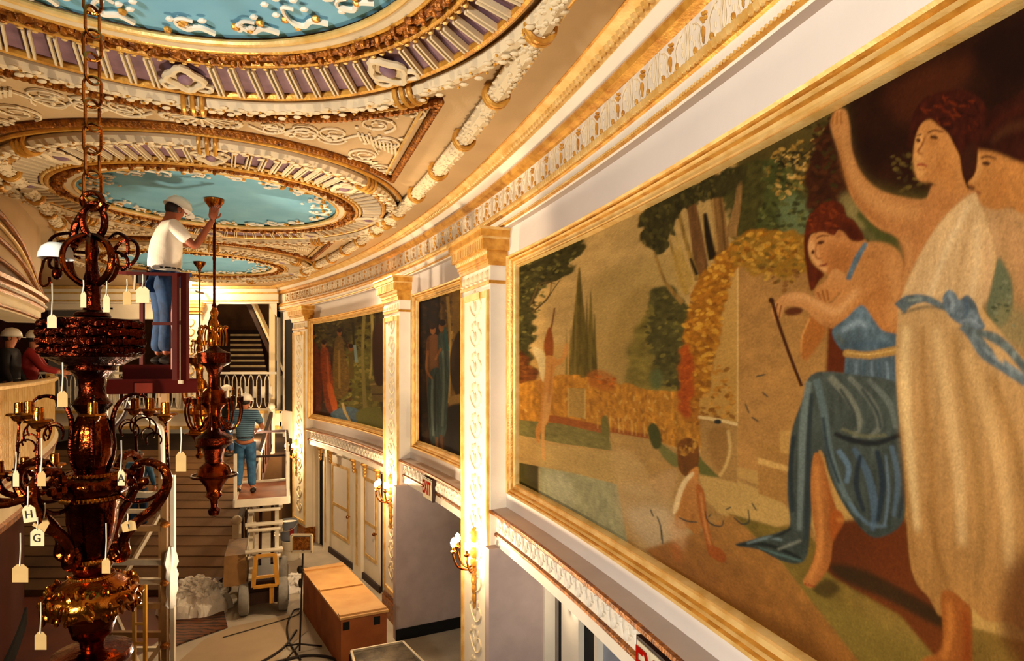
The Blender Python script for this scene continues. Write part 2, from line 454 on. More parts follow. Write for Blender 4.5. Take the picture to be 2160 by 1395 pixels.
# glazed door beyond the alcove, below the largest mural
tg = lambda px: TH(px, -.55)
q = MB()
q.wbox(tg(1158), tg(1139), -.62, -.5, -EYE, -1.9, 1, 0); q.wbox(tg(1151), tg(1144), -.5, -.48, -EYE, -1.9, 1, 1)
q.wbox(tg(1222), tg(1186), -.62, -.54, -EYE, -1.9, 1, 0); q.wbox(tg(1264), tg(1255), -.62, -.54, -EYE, -1.9, 1, 0); q.wbox(tg(1330), tg(1318), -.62, -.54, -EYE, -1.9, 1, 0)
q.wbox(tg(1330), tg(1186), -.62, -.54, -EYE, -EYE+.35, 1, 0)
for z in (-2.35, -2.95, -3.5): q.wbox(tg(1330), tg(1222), -.62, -.55, z-.025, z+.025, 1, 0)
o = struct(q.build('door_5', [M['ivory'], M['goldl']], smooth=False))
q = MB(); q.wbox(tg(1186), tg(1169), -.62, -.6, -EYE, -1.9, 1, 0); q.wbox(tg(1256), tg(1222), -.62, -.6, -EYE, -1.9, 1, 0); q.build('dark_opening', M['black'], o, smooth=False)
q = MB(); q.wbox(tg(1320), tg(1264), -.62, -.59, -EYE+.3, -1.9, 1, 0); q.build('door_glass', M['paneb'], o, smooth=False)

# ---- end wall with its balcony
ex = lambda px, Y=YE: (px-1080)/F*Y
XL = -14.5
def zb(q, x0, x1, y0, y1, z0, z1, mi=0): q.box(((x0+x1)/2, (y0+y1)/2, EYE+(z0+z1)/2), (abs(x1-x0), abs(y1-y0), abs(z1-z0)), None, mi)
q = MB(); x_open0, x_open1 = ex(428), ex(584)
zb(q, XE-.02, x_open1, YE, YE+.25, -1.21, ZC); zb(q, x_open0, x_open1, YE, YE+.25, 1.62, ZC); zb(q, ex(372), x_open0, YE, YE+.25, -1.21, ZC)
zb(q, ex(238), ex(372), YE, YE+.25, 1.2, ZC); zb(q, XL, ex(238), YE, YE+.25, 1.45, ZC)
zb(q, ex(196), ex(238), YE, YE+.25, -1.21, 1.5)
q.prism([(x_open1, YE, EYE+1.62), (x_open1, YE, EYE+1.25), (x_open1-.12, YE, EYE+1.42), (x_open1-.2, YE, EYE+1.62)], (0,.25,0))
q.prism([(x_open0, YE, EYE+1.62), (x_open0, YE, EYE+1.1), (x_open0+.12, YE, EYE+1.42), (x_open0+.3, YE, EYE+1.62)], (0,.25,0), 0)
struct(q.build('wall_end', M['ivory'], smooth=False))
# end wall entablature
q = MB()
for z0, z1, d, mi in ((1.62,1.66,.03,0),(1.66,1.70,.05,1),(1.70,1.86,.03,0),(1.86,1.90,.07,1),(1.90,1.98,.09,0),(1.98,2.05,.16,1)):
    zb(q, XL, XE+.02, YE-d, YE+.05, z0, z1, mi)
struct(q.build('trim_6', [M['ivory'], M['goldl']], smooth=False))
o = thing('pilaster', 'brightly lit cream pilaster on the end wall beside the stair opening', 'pilaster', (ex(409), YE, 0), 0)
q = MB(); zb(q, ex(392), ex(427), YE-.14, YE, -1.21, 1.32); q.build('shaft', M['ivory'], o, smooth=False)
q = MB()
for z0, z1, d in ((1.32,1.36,.03),(1.40,1.5,.05),(1.5,1.56,.08),(1.56,1.62,.1)): zb(q, ex(392)-d, ex(427)+d, YE-.14-d, YE, z0, z1)
zb(q, ex(392), ex(427), YE-.14, YE, 1.3, 1.62); q.build('capital', M['goldl'], o, smooth=False)
q = MB()
for k in range(9):
    z = EYE-1.0+.25*k
    for sg in (-1, 1): q.tube(smooth_path([(ex(409)+sg*x, YE-.15, z+h) for x, h in ((0,0),(.06,.05),(.09,.14),(.03,.19))], 3), .014, 5)
q.build('candelabra_relief', M['goldl'], o)
# balcony slab and fascia at the end
q = MB(); zb(q, XL, XE+.1, YE-.1, YE+6, -1.62, -1.22, 0); zb(q, XL, XE+.1, YE-.16, YE, -1.27, -1.2, 1); zb(q, XL, XE+.1, YE-.15, YE, -1.69, -1.60, 1); zb(q, XL, XE+.1, YE-.12, YE, -1.60, -1.50, 0)
struct(q.build('floor_balcony', [M['ivory'], M['goldl']], smooth=False))
# stair hall behind the opening
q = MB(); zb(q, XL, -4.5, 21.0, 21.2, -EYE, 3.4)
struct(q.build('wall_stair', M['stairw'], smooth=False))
q = MB(); zb(q, ex(590,17.2), ex(590,17.2)+.15, 16.45, 21, -1.21, 3.2)
struct(q.build('wall_stair_side', M['cream'], smooth=False))
st = thing('staircase', 'upper flight of dark stairs with edges painted pale as lit treads seen through the end opening', 'staircase', (ex(520,17.5), 17.6, EYE-1.21))
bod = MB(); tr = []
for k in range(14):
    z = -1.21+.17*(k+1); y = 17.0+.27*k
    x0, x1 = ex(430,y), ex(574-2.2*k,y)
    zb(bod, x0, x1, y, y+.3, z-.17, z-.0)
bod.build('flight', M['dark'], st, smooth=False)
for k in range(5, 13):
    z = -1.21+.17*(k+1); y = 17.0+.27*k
    t = MB(); zb(t, ex(486,y), ex(574-2.2*k,y), y-.02, y+.02, z-.06, z+.005); t.build('tread_edge', M['treadlit'], st, smooth=False)
hr = thing('stair_handrail', 'dark sloping rail rising over the upper stairs behind the opening', 'handrail', at(560,715,16.9))
q = MB(); q.bar(at(524,640,16.6), at(594,792,16.6), .14, .1); q.build('rail', M['dark'], hr, smooth=False)
q = MB(); q.bar(at(536,640,16.7), at(606,792,16.7), .26, .06); q.build('sloping_wall_cap', M['cream'], hr, smooth=False)
# black doorway between end wall and corner pilaster
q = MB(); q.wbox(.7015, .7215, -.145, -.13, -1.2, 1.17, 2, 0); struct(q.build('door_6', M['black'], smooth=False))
# balustrade
bal = thing('balustrade', 'white iron balustrade with arched loops along the end balcony', 'railing', (ex(520), YE-.05, EYE-1.21))
q = MB(); zb(q, XL, XE, YE-.1, YE-.02, -.25, -.19); q.build('handrail', M['white'], bal, smooth=False)
q = MB(); zb(q, XL, XE, YE-.09, YE-.03, -1.2, -1.15); q.build('bottom_rail', M['white'], bal, smooth=False)
for i in range(36):
    x = XE-.25-.212*i
    q = MB(); y = YE-.06; hw = .06
    pts = [(x, y, -.26), (x+hw*.7, y, -.33), (x+hw, y, -.42), (x+hw, y, -.98), (x+hw*.7, y, -1.07), (x, y, -1.15), (x-hw*.7, y, -1.07), (x-hw, y, -.98), (x-hw, y, -.42), (x-hw*.7, y, -.33)]
    q.tube([(a, b_, EYE+c_) for a, b_, c_ in pts], .014, 5, closed=True)
    q.box((x+.106, y, EYE-.72), (.055, .02, .3)); q.bar((x+hw, y, EYE-.6), (x+.106, y, EYE-.6), .015); q.bar((x+.106, y, EYE-.82), (x+.212-hw, y, EYE-.82), .015)
    q.build('baluster', M['white'], bal, smooth=False)
# grand stair covered with boards under the balcony
gs = thing('staircase', 'broad boarded stair rising away under the end balcony', 'staircase', (-7.5, 13, 0))
N = 16; rr_ = random.Random(9)
for k in range(N):
    y0 = 11.3+.28*k; z = .122*(k+1)
    x1 = -5.2-(y0-11)*.24+rr_.uniform(-.05,.05); x0 = -13.5
    q = MB(); q.add([(x0,y0,z-.11),(x1,y0,z-.11),(x1,y0,z-.0),(x0,y0,z-.0),(x0,y0+.285,z+.108),(x1,y0+.285,z+.108),(x1,y0+.29,z-.11),(x0,y0+.29,z-.11)], [(0,1,2,3),(3,2,5,4),(4,5,6,7),(7,6,1,0),(0,3,4,7),(1,6,5,2)]); q.build('board', M['plank'], gs, smooth=False)
q = MB(); q.box((-9.7, 18.2, .975), (7.6, 4.8, 1.95)); q.build('landing', M['plank'], gs, smooth=False)
sb = thing('stair_balustrade', 'dark stair railing with pale posts behind the scissor lift', 'railing', (-5.4, 14, 1.5))
q = MB(); q.bar((-5.18,11.6,1.15), (-6.2,15.9,3.0), .08, .1); q.bar((-5.18,11.6,.35), (-6.2,15.9,2.2), .05, .05); q.build('handrail', M['dark'], sb, smooth=False)
for k in range(12):
    f_ = (k+.5)/12; p = Vector((-5.18,11.6,.3)).lerp(Vector((-6.2,15.9,2.1)), f_)
    q = MB(); q.bar(p, p+Vector((0,0,.85)), .035); q.build('baluster', M['dark'], sb, smooth=False)
for f_ in (0, .5, 1):
    p = Vector((-5.18,11.6,.1)).lerp(Vector((-6.2,15.9,1.95)), f_)
    q = MB(); q.bar(p, p+Vector((0,0,1.15)), .12); q.ball(p+Vector((0,0,1.22)), .09, 10, 7); q.build('newel_post', M['ivory'], sb)
q = MB(); zb(q, XL, -5.0, 20.6, 20.7, -EYE, -1.6); struct(q.build('wall_under_balcony', M['ivory'], smooth=False))

# ---- left side: arcade wall, balcony
RL = 27.62
LT0, LT1 = .36, .5705
q = MB()
q.sweep([(R-RL, .95, 0), (R-RL, ZC, 0), (R-RL+.4, ZC, 0), (R-RL+.4, .95, 0)], LT0, LT1, 12, closed=True, caps=True)
struct(q.build('wall_left', M['ceil']))
q = MB()
q.sweep([(R-RL, .80, 0), (R-RL-.05, .82, 1), (R-RL-.05, .95, 1), (R-RL-.1, .97, 2), (R-RL-.1, 1.02, 2), (R-RL, 1.03, 2), (R-RL+.4, 1.03, 0), (R-RL+.4, .64, 0), (R-RL, .64, 0), (R-RL, .66, 2), (R-RL-.03, .67, 2), (R-RL-.03, .69, 0), (R-RL, .70, 0)], LT0, LT1, 12, closed=True, caps=True)
o = struct(q.build('trim_7', [M['cream'], M['goldd'], M['goldd']], smooth=False))
q = MB(); th = LT0
while th < LT1: q.ball(pol(RL+.07, th, .885), (.018,.018,.018), 6, 4); th += .09/RL
q.build('dentil_beads', M['ivory'], o)
SPR = .5665
def arch_pts(zs, r):
    P = smooth_path([(x, 0, z) for x, z in zip((0, .35, .82, 1.84, 2.73, 3.5, 4.3, 4.9), zs)], 6)
    return [pol(r, SPR-p.x/RL, p.z) for p in P]
B1 = (1.03, 1.10, 1.20, 1.53, 1.68, 1.72, 1.68, 1.5); B2 = (1.02, 1.07, 1.15, 1.43, 1.56, 1.6, 1.56, 1.4); B3 = (1.01, 1.04, 1.10, 1.30, 1.40, 1.43, 1.4, 1.25); B4 = (1.0, 1.01, 1.03, 1.12, 1.18, 1.2, 1.18, 1.1)
am = thing('lunette', 'gold banded arched lunette high on the left wall', 'lunette', pol(RL, .52, 1.0))
for zs, rr, m_, nm in ((B1, .035, 'goldd', 'outer_arch_band'), (B2, .022, 'goldl', 'middle_arch_band'), (B3, .032, 'goldd', 'inner_arch_band'), (B4, .025, 'goldd', 'tympanum_band')):
    q = MB(); q.tube(arch_pts(zs, RL+.035), rr, 8); q.build(nm, M[m_], am)
q = MB(); A = arch_pts(B3, RL+.02); B_ = arch_pts(B4, RL+.02)
for i in range(len(A)-1): q.quad(A[i], A[i+1], B_[i+1], B_[i])
q.build('mottled_band', M['ceil'], am)
q = MB(); A = arch_pts(B4, RL+.015); C_ = [Vector((p.x, p.y, EYE+.98)) for p in A]
for i in range(len(A)-1): q.quad(A[i], A[i+1], C_[i+1], C_[i])
q.build('tympanum', M['stairw'], am)
# left balcony: curved, with pale slatted front
RB = 27.72
q = MB(); q.sweep([(R-RB, -1.21, 0), (R-RB-.06, -1.25, 1), (R-RB-.06, -1.30, 0), (R-RB-.02, -1.36, 1), (R-RB-.02, -1.40, 0), (R-RB, -1.6, 0), (R-RB, -1.74, 1), (R-RB-.04, -1.76, 1), (R-RB-.04, -1.82, 1), (R-RB+3, -1.82, 0), (R-RB+3, -1.21, 0)], .40, .70, 30, closed=True, caps=True)
struct(q.build('floor_left_balcony', [M['cream'], M['goldd']], smooth=False))
bl = thing('slatted_balustrade', 'curved balcony front of fine upright slats at the left edge', 'railing', pol(RB, .56, -1.2))
q = MB(); q.sweep([(R-RB+.06, -.27, 0), (R-RB-.05, -.27, 0), (R-RB-.06, -.235, 0), (R-RB-.03, -.21, 0), (R-RB+.06, -.21, 0)], .42, .70, 30, closed=True, caps=True); q.build('handrail', M['goldl'], bl)
q = MB(); th = .44
while th < .69: q.wbox(th, th+.030/RB, R-RB-.01, R-RB+.015, -1.21, -.26, 1, 0); th += .048/RB
tag(q.build('slats', M['goldl'], bl, smooth=False), kind='stuff')
q = MB(); q.wbox(.69, .697, R-RB-.04, R-RB+.1, -1.21, -.18, 1, 0); q.build('end_post', M['goldl'], bl, smooth=False)
# lower left wall, dark, and floor boards in front
q = MB(); q.sweep([(R-27.35, -EYE, 0), (R-27.35, -1.8, 0), (R-27.1, -1.8, 0), (R-27.1, -EYE, 0)], .38, .6, 20, closed=True, caps=True)
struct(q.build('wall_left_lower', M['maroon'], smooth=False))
q = MB(); q.sweep([(R-27.38, -EYE, 0), (R-27.38, -EYE+.28, 0), (R-27.2, -EYE+.28, 0), (R-27.2, -EYE, 0)], .38, .6015, 20, closed=True, caps=True)
struct(q.build('baseboard_left', M['black'], smooth=False))
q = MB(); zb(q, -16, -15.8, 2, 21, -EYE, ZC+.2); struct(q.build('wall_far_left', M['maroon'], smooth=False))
q = MB(); zb(q, XL, -6.2, YE+.3, YE+5, ZC-.02, ZC); 
b2 = MB(); b2.quad((-13.5,2,.012), (-5.9,2,.012), (-5.3,11.3,.012), (-13.5,11.3,.012)); struct(b2.build('floor_boards', M['woodr'], smooth=False))
# ---------------------------------------------------------------- ceiling ornament
RC = 29.85
RINGS = [(.2685, RC), (.453, RC), (.633, 29.98)]
def ringpt(i, a, b_, t, z):
    thc, rc = RINGS[i]
    return pol(rc+a*math.cos(t), thc+b_*math.sin(t)/RC, z)
def medallion(i, label, lo, hi, detail):
    thc, rc = RINGS[i]
    o = thing('ceiling_medallion', label, 'ceiling medallion', pol(rc, thc, ZC), 0, 'round ceiling medallions')
    def ring(a, b_, r, z, m_, nm, n=120, k=8, bump=None):
        q = MB(); pts = [ringpt(i, a, b_, 2*PI*j/n, z) for j in range(n)]
        rs = [r*(1+(bump(j) if bump else 0)) for j in range(n)]
        q.tube(pts, rs, k, closed=True); return q.build(nm, m_, o)
    def ann(a0, b0, a1, b1, z0, z1, m_, nm, n=120):
        q = MB()
        for j in range(n):
            t0, t1 = 2*PI*j/n, 2*PI*(j+1)/n
            q.quad(ringpt(i,a0,b0,t0,z0), ringpt(i,a0,b0,t1,z0), ringpt(i,a1,b1,t1,z1), ringpt(i,a1,b1,t0,z1))
        return q.build(nm, m_, o, smooth=False)
    r2 = random.Random(i+3)
    # garland of leaves with gilt ties
    q = MB(); n = 300
    q.tube([ringpt(i, 2.14, 2.28, 2*PI*j/160, 2.0) for j in range(160)], .055, 6, closed=True)
    for j in range(n):
        t = 2*PI*(j+.5*r2.random())/n
        q.ball(ringpt(i, 2.14+.05*math.sin(j*2.4), 2.28+.05*math.sin(j*2.4), t, 1.945+.012*math.cos(j*1.7)), (.034,.026,.012), 6, 4)
    for j in range(150):
        t = 2*PI*(j+.3*r2.random())/150; dd = .05*math.sin(j*1.9)
        q.ball(ringpt(i, 2.14+dd, 2.28+dd, t, 1.938), (.012,.012,.01), 5, 3, None, 1)
    q.build('leaf_garland', [M['cream'], M['gold']], o)
    for j in range(8):
        t = -PI/2+PI/4*j
        q = MB()
        for d in (-.03, .0, .03):
            c = ringpt(i, 2.14, 2.28, t+d, 1.99)
            tg_ = (ringpt(i, 2.14, 2.28, t+d+.01, 1.99)-c).normalized(); x = tg_.cross(Vector((0,0,1)))
            q.tube([c+(x*math.cos(a)+Vector((0,0,1))*math.sin(a))*.085 for a in [2*PI*k/14 for k in range(14)]], .018, 6, closed=True)
        q.build('gilt_tie', M['gold'], o)
    ring(2.02, 2.14, .03, 2.02, M['gold'], 'gilt_fillet')
    ring(2.26, 2.40, .02, 2.035, M['gold'], 'outer_gilt_line')
    q = MB(); nr = 88
    for j in range(120):
        t0, t1 = 2*PI*j/120, 2*PI*(j+1)/120
        q.quad(ringpt(i,2.03,2.15,t0,2.035), ringpt(i,2.03,2.15,t1,2.035), ringpt(i,1.72,1.62,t1,2.045), ringpt(i,1.72,1.62,t0,2.045), 0)
    for j in range(nr):
        t = 2*PI*(j+.5)/nr
        ph = ((t+PI/2) % (PI/4))
        if min(ph, PI/4-ph) < .075: continue
        for d in (-.0075, .0075):
            a_ = ringpt(i, 1.99, 2.11, t+d, 2.01); b_ = ringpt(i, 1.77, 1.67, t+d*1.15, 2.01)
            q.bar(a_, b_, .013, .04, 1)
    q.build('coffer_band', [M['lav'], M['cream']], o, smooth=False)
    for j in range(8):
        t = -PI/2+PI/4*j
        c0 = ringpt(i, 1.88, 1.88, t, 1.99); rad = (ringpt(i, 2.1, 2.1, t, 1.99)-c0).normalized(); tan = Vector((0,0,1)).cross(rad)
        q = MB()
        fr = []
        for k in range(20):
            a = 2*PI*k/20; rr = 1+.16*math.cos(4*a)
            fr.append(c0+tan*(.105*math.cos(a)*rr)+rad*(.15*math.sin(a)*rr))
        q.tube(fr, .025, 6, closed=True, mi=0)
        q.add([p+Vector((0,0,.015)) for p in fr], [tuple(range(20))], 0)
        rot = Matrix((tan, rad, Vector((0,0,1)))).transposed()
        q.ball(c0, (.05,.075,.03), 10, 6, rot, mi=1)
        for sg in (-1, 1): q.tube(smooth_path([c0+tan*(sg*.03)+rad*.12, c0+tan*(sg*.13)+rad*.16, c0+tan*(sg*.16)+rad*.08, c0+tan*(sg*.11)+rad*.05], 3), .018, 5, mi=0)
        q.build('cartouche', [M['cream'], M['lav']], o)
    q = MB(); n = 150
    for j in range(n): q.ball(ringpt(i, 1.735, 1.635, 2*PI*j/n, 2.005), (.022,.022,.022), 6, 4)
    q.tube([ringpt(i, 1.735, 1.635, 2*PI*j/120, 2.025) for j in range(120)], .018, 5, closed=True)
    q.build('pearl_ring', M['goldl'], o)
    ring(1.69, 1.585, .022, 2.0, M['gold'], 'inner_gilt_fillet')
    q = MB(); n = 260
    for j in range(n):
        t = 2*PI*(j+r2.random()*.4)/n; d = r2.uniform(-.05, .05)
        q.ball(ringpt(i, 1.60+d, 1.49+d, t, 1.985+r2.uniform(-.015,.015)), (r2.uniform(.018,.034), r2.uniform(.018,.034), .028), 6, 4)
    q.tube([ringpt(i, 1.60, 1.49, 2*PI*j/100, 2.03) for j in range(100)], .05, 6, closed=True)
    q.build('gilt_leaf_ring', M['goldd'], o)
    ann(1.55, 1.44, 1.46, 1.35, 2.0, 2.0, M['cream'], 'cream_ring')
    ring(1.55, 1.44, .016, 2.005, M['gold'], 'gilt_line')
    ring(1.45, 1.34, .022, 2.01, M['goldl'], 'sky_border')
    q = MB(); P = [ringpt(i, 1.45, 1.34, 2*PI*j/80, 2.045) for j in range(80)]
    q.add(P, [tuple(range(80))]); q.build('sky_panel', M['sky'], o, smooth=False)
    n = 22
    for j in range(n):
        q = MB()
        t = 2*PI*j/n+.1*r2.random()
        def lp(s_, d): return ringpt(i, 1.36-d, 1.25-d, t+s_/1.35, 2.02)
        dep = .2 if j % 3 else .32
        q.tube(smooth_path([lp(-.12,0), lp(-.05,.06), lp(.03,.03), lp(.08,.1), lp(.03,dep*.7), lp(-.03,dep*.6)], 4), [.017]*12+[.012]*9, 5)
        for k in range(5):
            q.ball(lp(r2.uniform(-.16,.16), r2.uniform(-.03, dep)), (.026,.018,.014), 6, 4)
        for k in range(3): q.ball(lp(r2.uniform(-.15,.15), r2.uniform(-.03, .12)), (.026,.026,.02), 6, 4, None, 1)
        q.build('scroll_ornament', [M['ivory'], M['gold']], o)
    # corbel like bosses where the long garlands meet the ring
    for sg in (-1, 1):
        q = MB(); c0 = ringpt(i, sg*2.14, 2.28, 0, 1.97)
        for k in range(14): q.ball(c0+Vector((r2.uniform(-.12,.12), r2.uniform(-.13,.13), r2.uniform(-.05,.03))), (.045,.045,.04), 6, 4, mi=k % 3 == 0)
        q.build('boss', [M['cream'], M['gold']], o)
medallion(0, 'nearest blue centred ceiling medallion, cut off by the top edge', 0, PI, True)
medallion(1, 'middle blue centred ceiling medallion above the worker in the white shirt', 0, 0, True)
medallion(2, 'farthest blue centred ceiling medallion near the end wall', 0, 0, False)

# long straight garlands and gilt borders of the panels between the medallions
def garland(r, th0, th1, label, seed):
    o = thing('ceiling_garland', label, 'garland moulding', pol(r, (th0+th1)/2, 1.98), 0, 'leaf garlands along the ceiling')
    r2 = random.Random(seed); q = MB(); n = 90
    q.tube([pol(r, th0+(th1-th0)*j/40, 1.99) for j in range(41)], .07, 8)
    for j in range(n*4):
        a = r2.uniform(PI, 2*PI); f_ = j/(n*4)
        q.ball(pol(r+.07*math.cos(a), th0+(th1-th0)*f_, 1.99+.07*math.sin(a)), (.02,.02,.010), 6, 4)
    q.build('leaf_roll', M['cream'], o)
    for k in range(6):
        th = th0+(th1-th0)*(k+.5)/6; q = MB()
        for d in (-.02, .02):
            c = pol(r, th+d/r, 1.99); rad = (pol(r+1, th, 0)-pol(r, th, 0)).normalized()
            q.tube([c+(rad*math.cos(a)+Vector((0,0,1))*math.sin(a))*.088 for a in [2*PI*j/16 for j in range(16)]], .02, 6, closed=True)
        q.build('gilt_band', M['gold'], o)
    q = MB(); s_ = 1 if r > RC else -1
    q.tube([pol(r+s_*.11, th0+(th1-th0)*j/40, 2.04) for j in range(41)], .022, 6); q.build('gilt_edge', M['goldl'], o)
def side_th(i, sg): return RINGS[i][0]+sg*.12/RC
words = {0: 'nearest', 1: 'second', 2: 'far'}
for i in (0, 1):
    for rr, sd in ((RC+2.13, 'cornice'), (RC-1.92, 'arcade')):
        garland(rr, side_th(i, 1), side_th(i+1, -1), {(0,'cornice'):'long gold banded leaf garland from nearest to middle medallion, cornice side', (0,'arcade'):'leaf garland from nearest to middle medallion, arcade side', (1,'cornice'):'short leaf garland between middle and farthest medallions, cornice side', (1,'arcade'):'leaf garland between middle and farthest medallions, arcade side'}[(i,sd)], i*5+len(sd))
# relief panels between the rings
def panel(i, label):
    o = thing('relief_panel', label, 'ceiling panel', pol(RC, (RINGS[i][0]+RINGS[i+1][0])/2, ZC), 0, 'scroll relief panels of the ceiling')
    tl = math.acos(1.78/2.42)
    A = [ringpt(i, 2.42, 2.56, tl+(PI-2*tl)*k/30, 2.03) for k in range(31)]
    B_ = [ringpt(i+1, 2.42, 2.56, -(PI-tl)+(PI-2*tl)*k/30, 2.03) for k in range(31)]
    # A runs from the cornice side to the arcade side, B back again
    path = A[:]
    a_end, b_st = A[-1], B_[0]
    path += [a_end.lerp(b_st, k/12) for k in range(1, 12)]+B_
    path += [B_[-1].lerp(A[0], k/12) for k in range(1, 12)]
    r2 = random.Random(20+i)
    q = MB(); q.tube(path, .03, 6, closed=True)
    for k in range(len(path)):
        for s_ in (0, .33, .66):
            p = path[k].lerp(path[(k+1) % len(path)], s_); q.ball(p+Vector((0,0,-.015)), (.032,.032,.03), 6, 4)
    q.build('gilt_border', M['goldd'], o)
    inner = MB(); ctr = pol(RC, (RINGS[i][0]+RINGS[i+1][0])/2, 2.03)
    inner.tube([p.lerp(ctr, .055) for p in path], .014, 5, closed=True); inner.build('inner_fillet', M['goldl'], o)
    q = MB(); q.add([p.lerp(ctr, .07)+Vector((0,0,.02)) for p in path], [tuple(range(len(path)))], 1); thm = (RINGS[i][0]+RINGS[i+1][0])/2; gap = (RINGS[i+1][0]-RINGS[i][0])*RC/2-2.56
    def lp(x, y): return pol(RC+x, thm+y/RC, 2.035)
    def spiral(cx, cy, r0, turns, sg, ph, rad):
        pts = []; nn = int(14*turns)
        for k in range(nn+1):
            f_ = k/nn; a = ph+sg*2*PI*turns*f_; rr = r0*(1-.82*f_)
            pts.append(lp(cx+rr*math.cos(a), cy+rr*math.sin(a)))
        q.tube(pts, [rad*(1-.5*k/nn) for k in range(nn+1)], 5)
    def leafs(cx, cy, n_, sp):
        for k in range(n_): q.ball(lp(cx+r2.uniform(-sp,sp), cy+r2.uniform(-sp,sp)), (r2.uniform(.012,.03), r2.uniform(.012,.03), .010), 6, 4)
    for k in range(28):   # central shell
        a = 2*PI*k/28; q.ball(lp(.30*math.cos(a), .13*math.sin(a)), (.022,.022,.014), 6, 4)
    for k in range(9):
        a = PI*k/8; q.bar(lp(0,-.07), lp(.23*math.cos(a), -.07+.15*math.sin(a)), .02, .02)
    for sx in (-1, 1):
        q.tube(smooth_path([lp(sx*x, y) for x, y in ((.36,0),(.55,.12),(.8,-.08),(1.05,.12),(1.3,-.1),(1.5,.3))], 6), .011, 5)
        for (x, y, r0) in ((.55,-.05,.11),(.8,.06,.12),(1.06,-.07,.14)):
            for sy in (-1, 1): spiral(sx*x, sy*y+.0, r0, 1.6, sx*sy, r2.uniform(0,6), .010); 
            leafs(sx*x, 0, 7, .14)
        for (x, y, r0) in ((1.38,.38,.17),(1.38,-.38,.17),(1.5,.0,.15),(1.6,.72,.13),(1.6,-.72,.13)):
            spiral(sx*x, y, r0, 1.8, sx*(1 if y > 0 else -1), 1.0, .013); leafs(sx*x, y, 8, .16)
        for k in range(10): q.bar(lp(sx*(1.25+.04*k), -.15+.02*k), lp(sx*(1.3+.04*k), .0+.03*k), .02, .02)
    q.build('scroll_relief', [M['cream'], M['ceil']], o)
panel(0, 'large cream scroll relief panel between the nearest and middle medallions')
panel(1, 'foreshortened cream relief panel between the middle and farthest medallions')
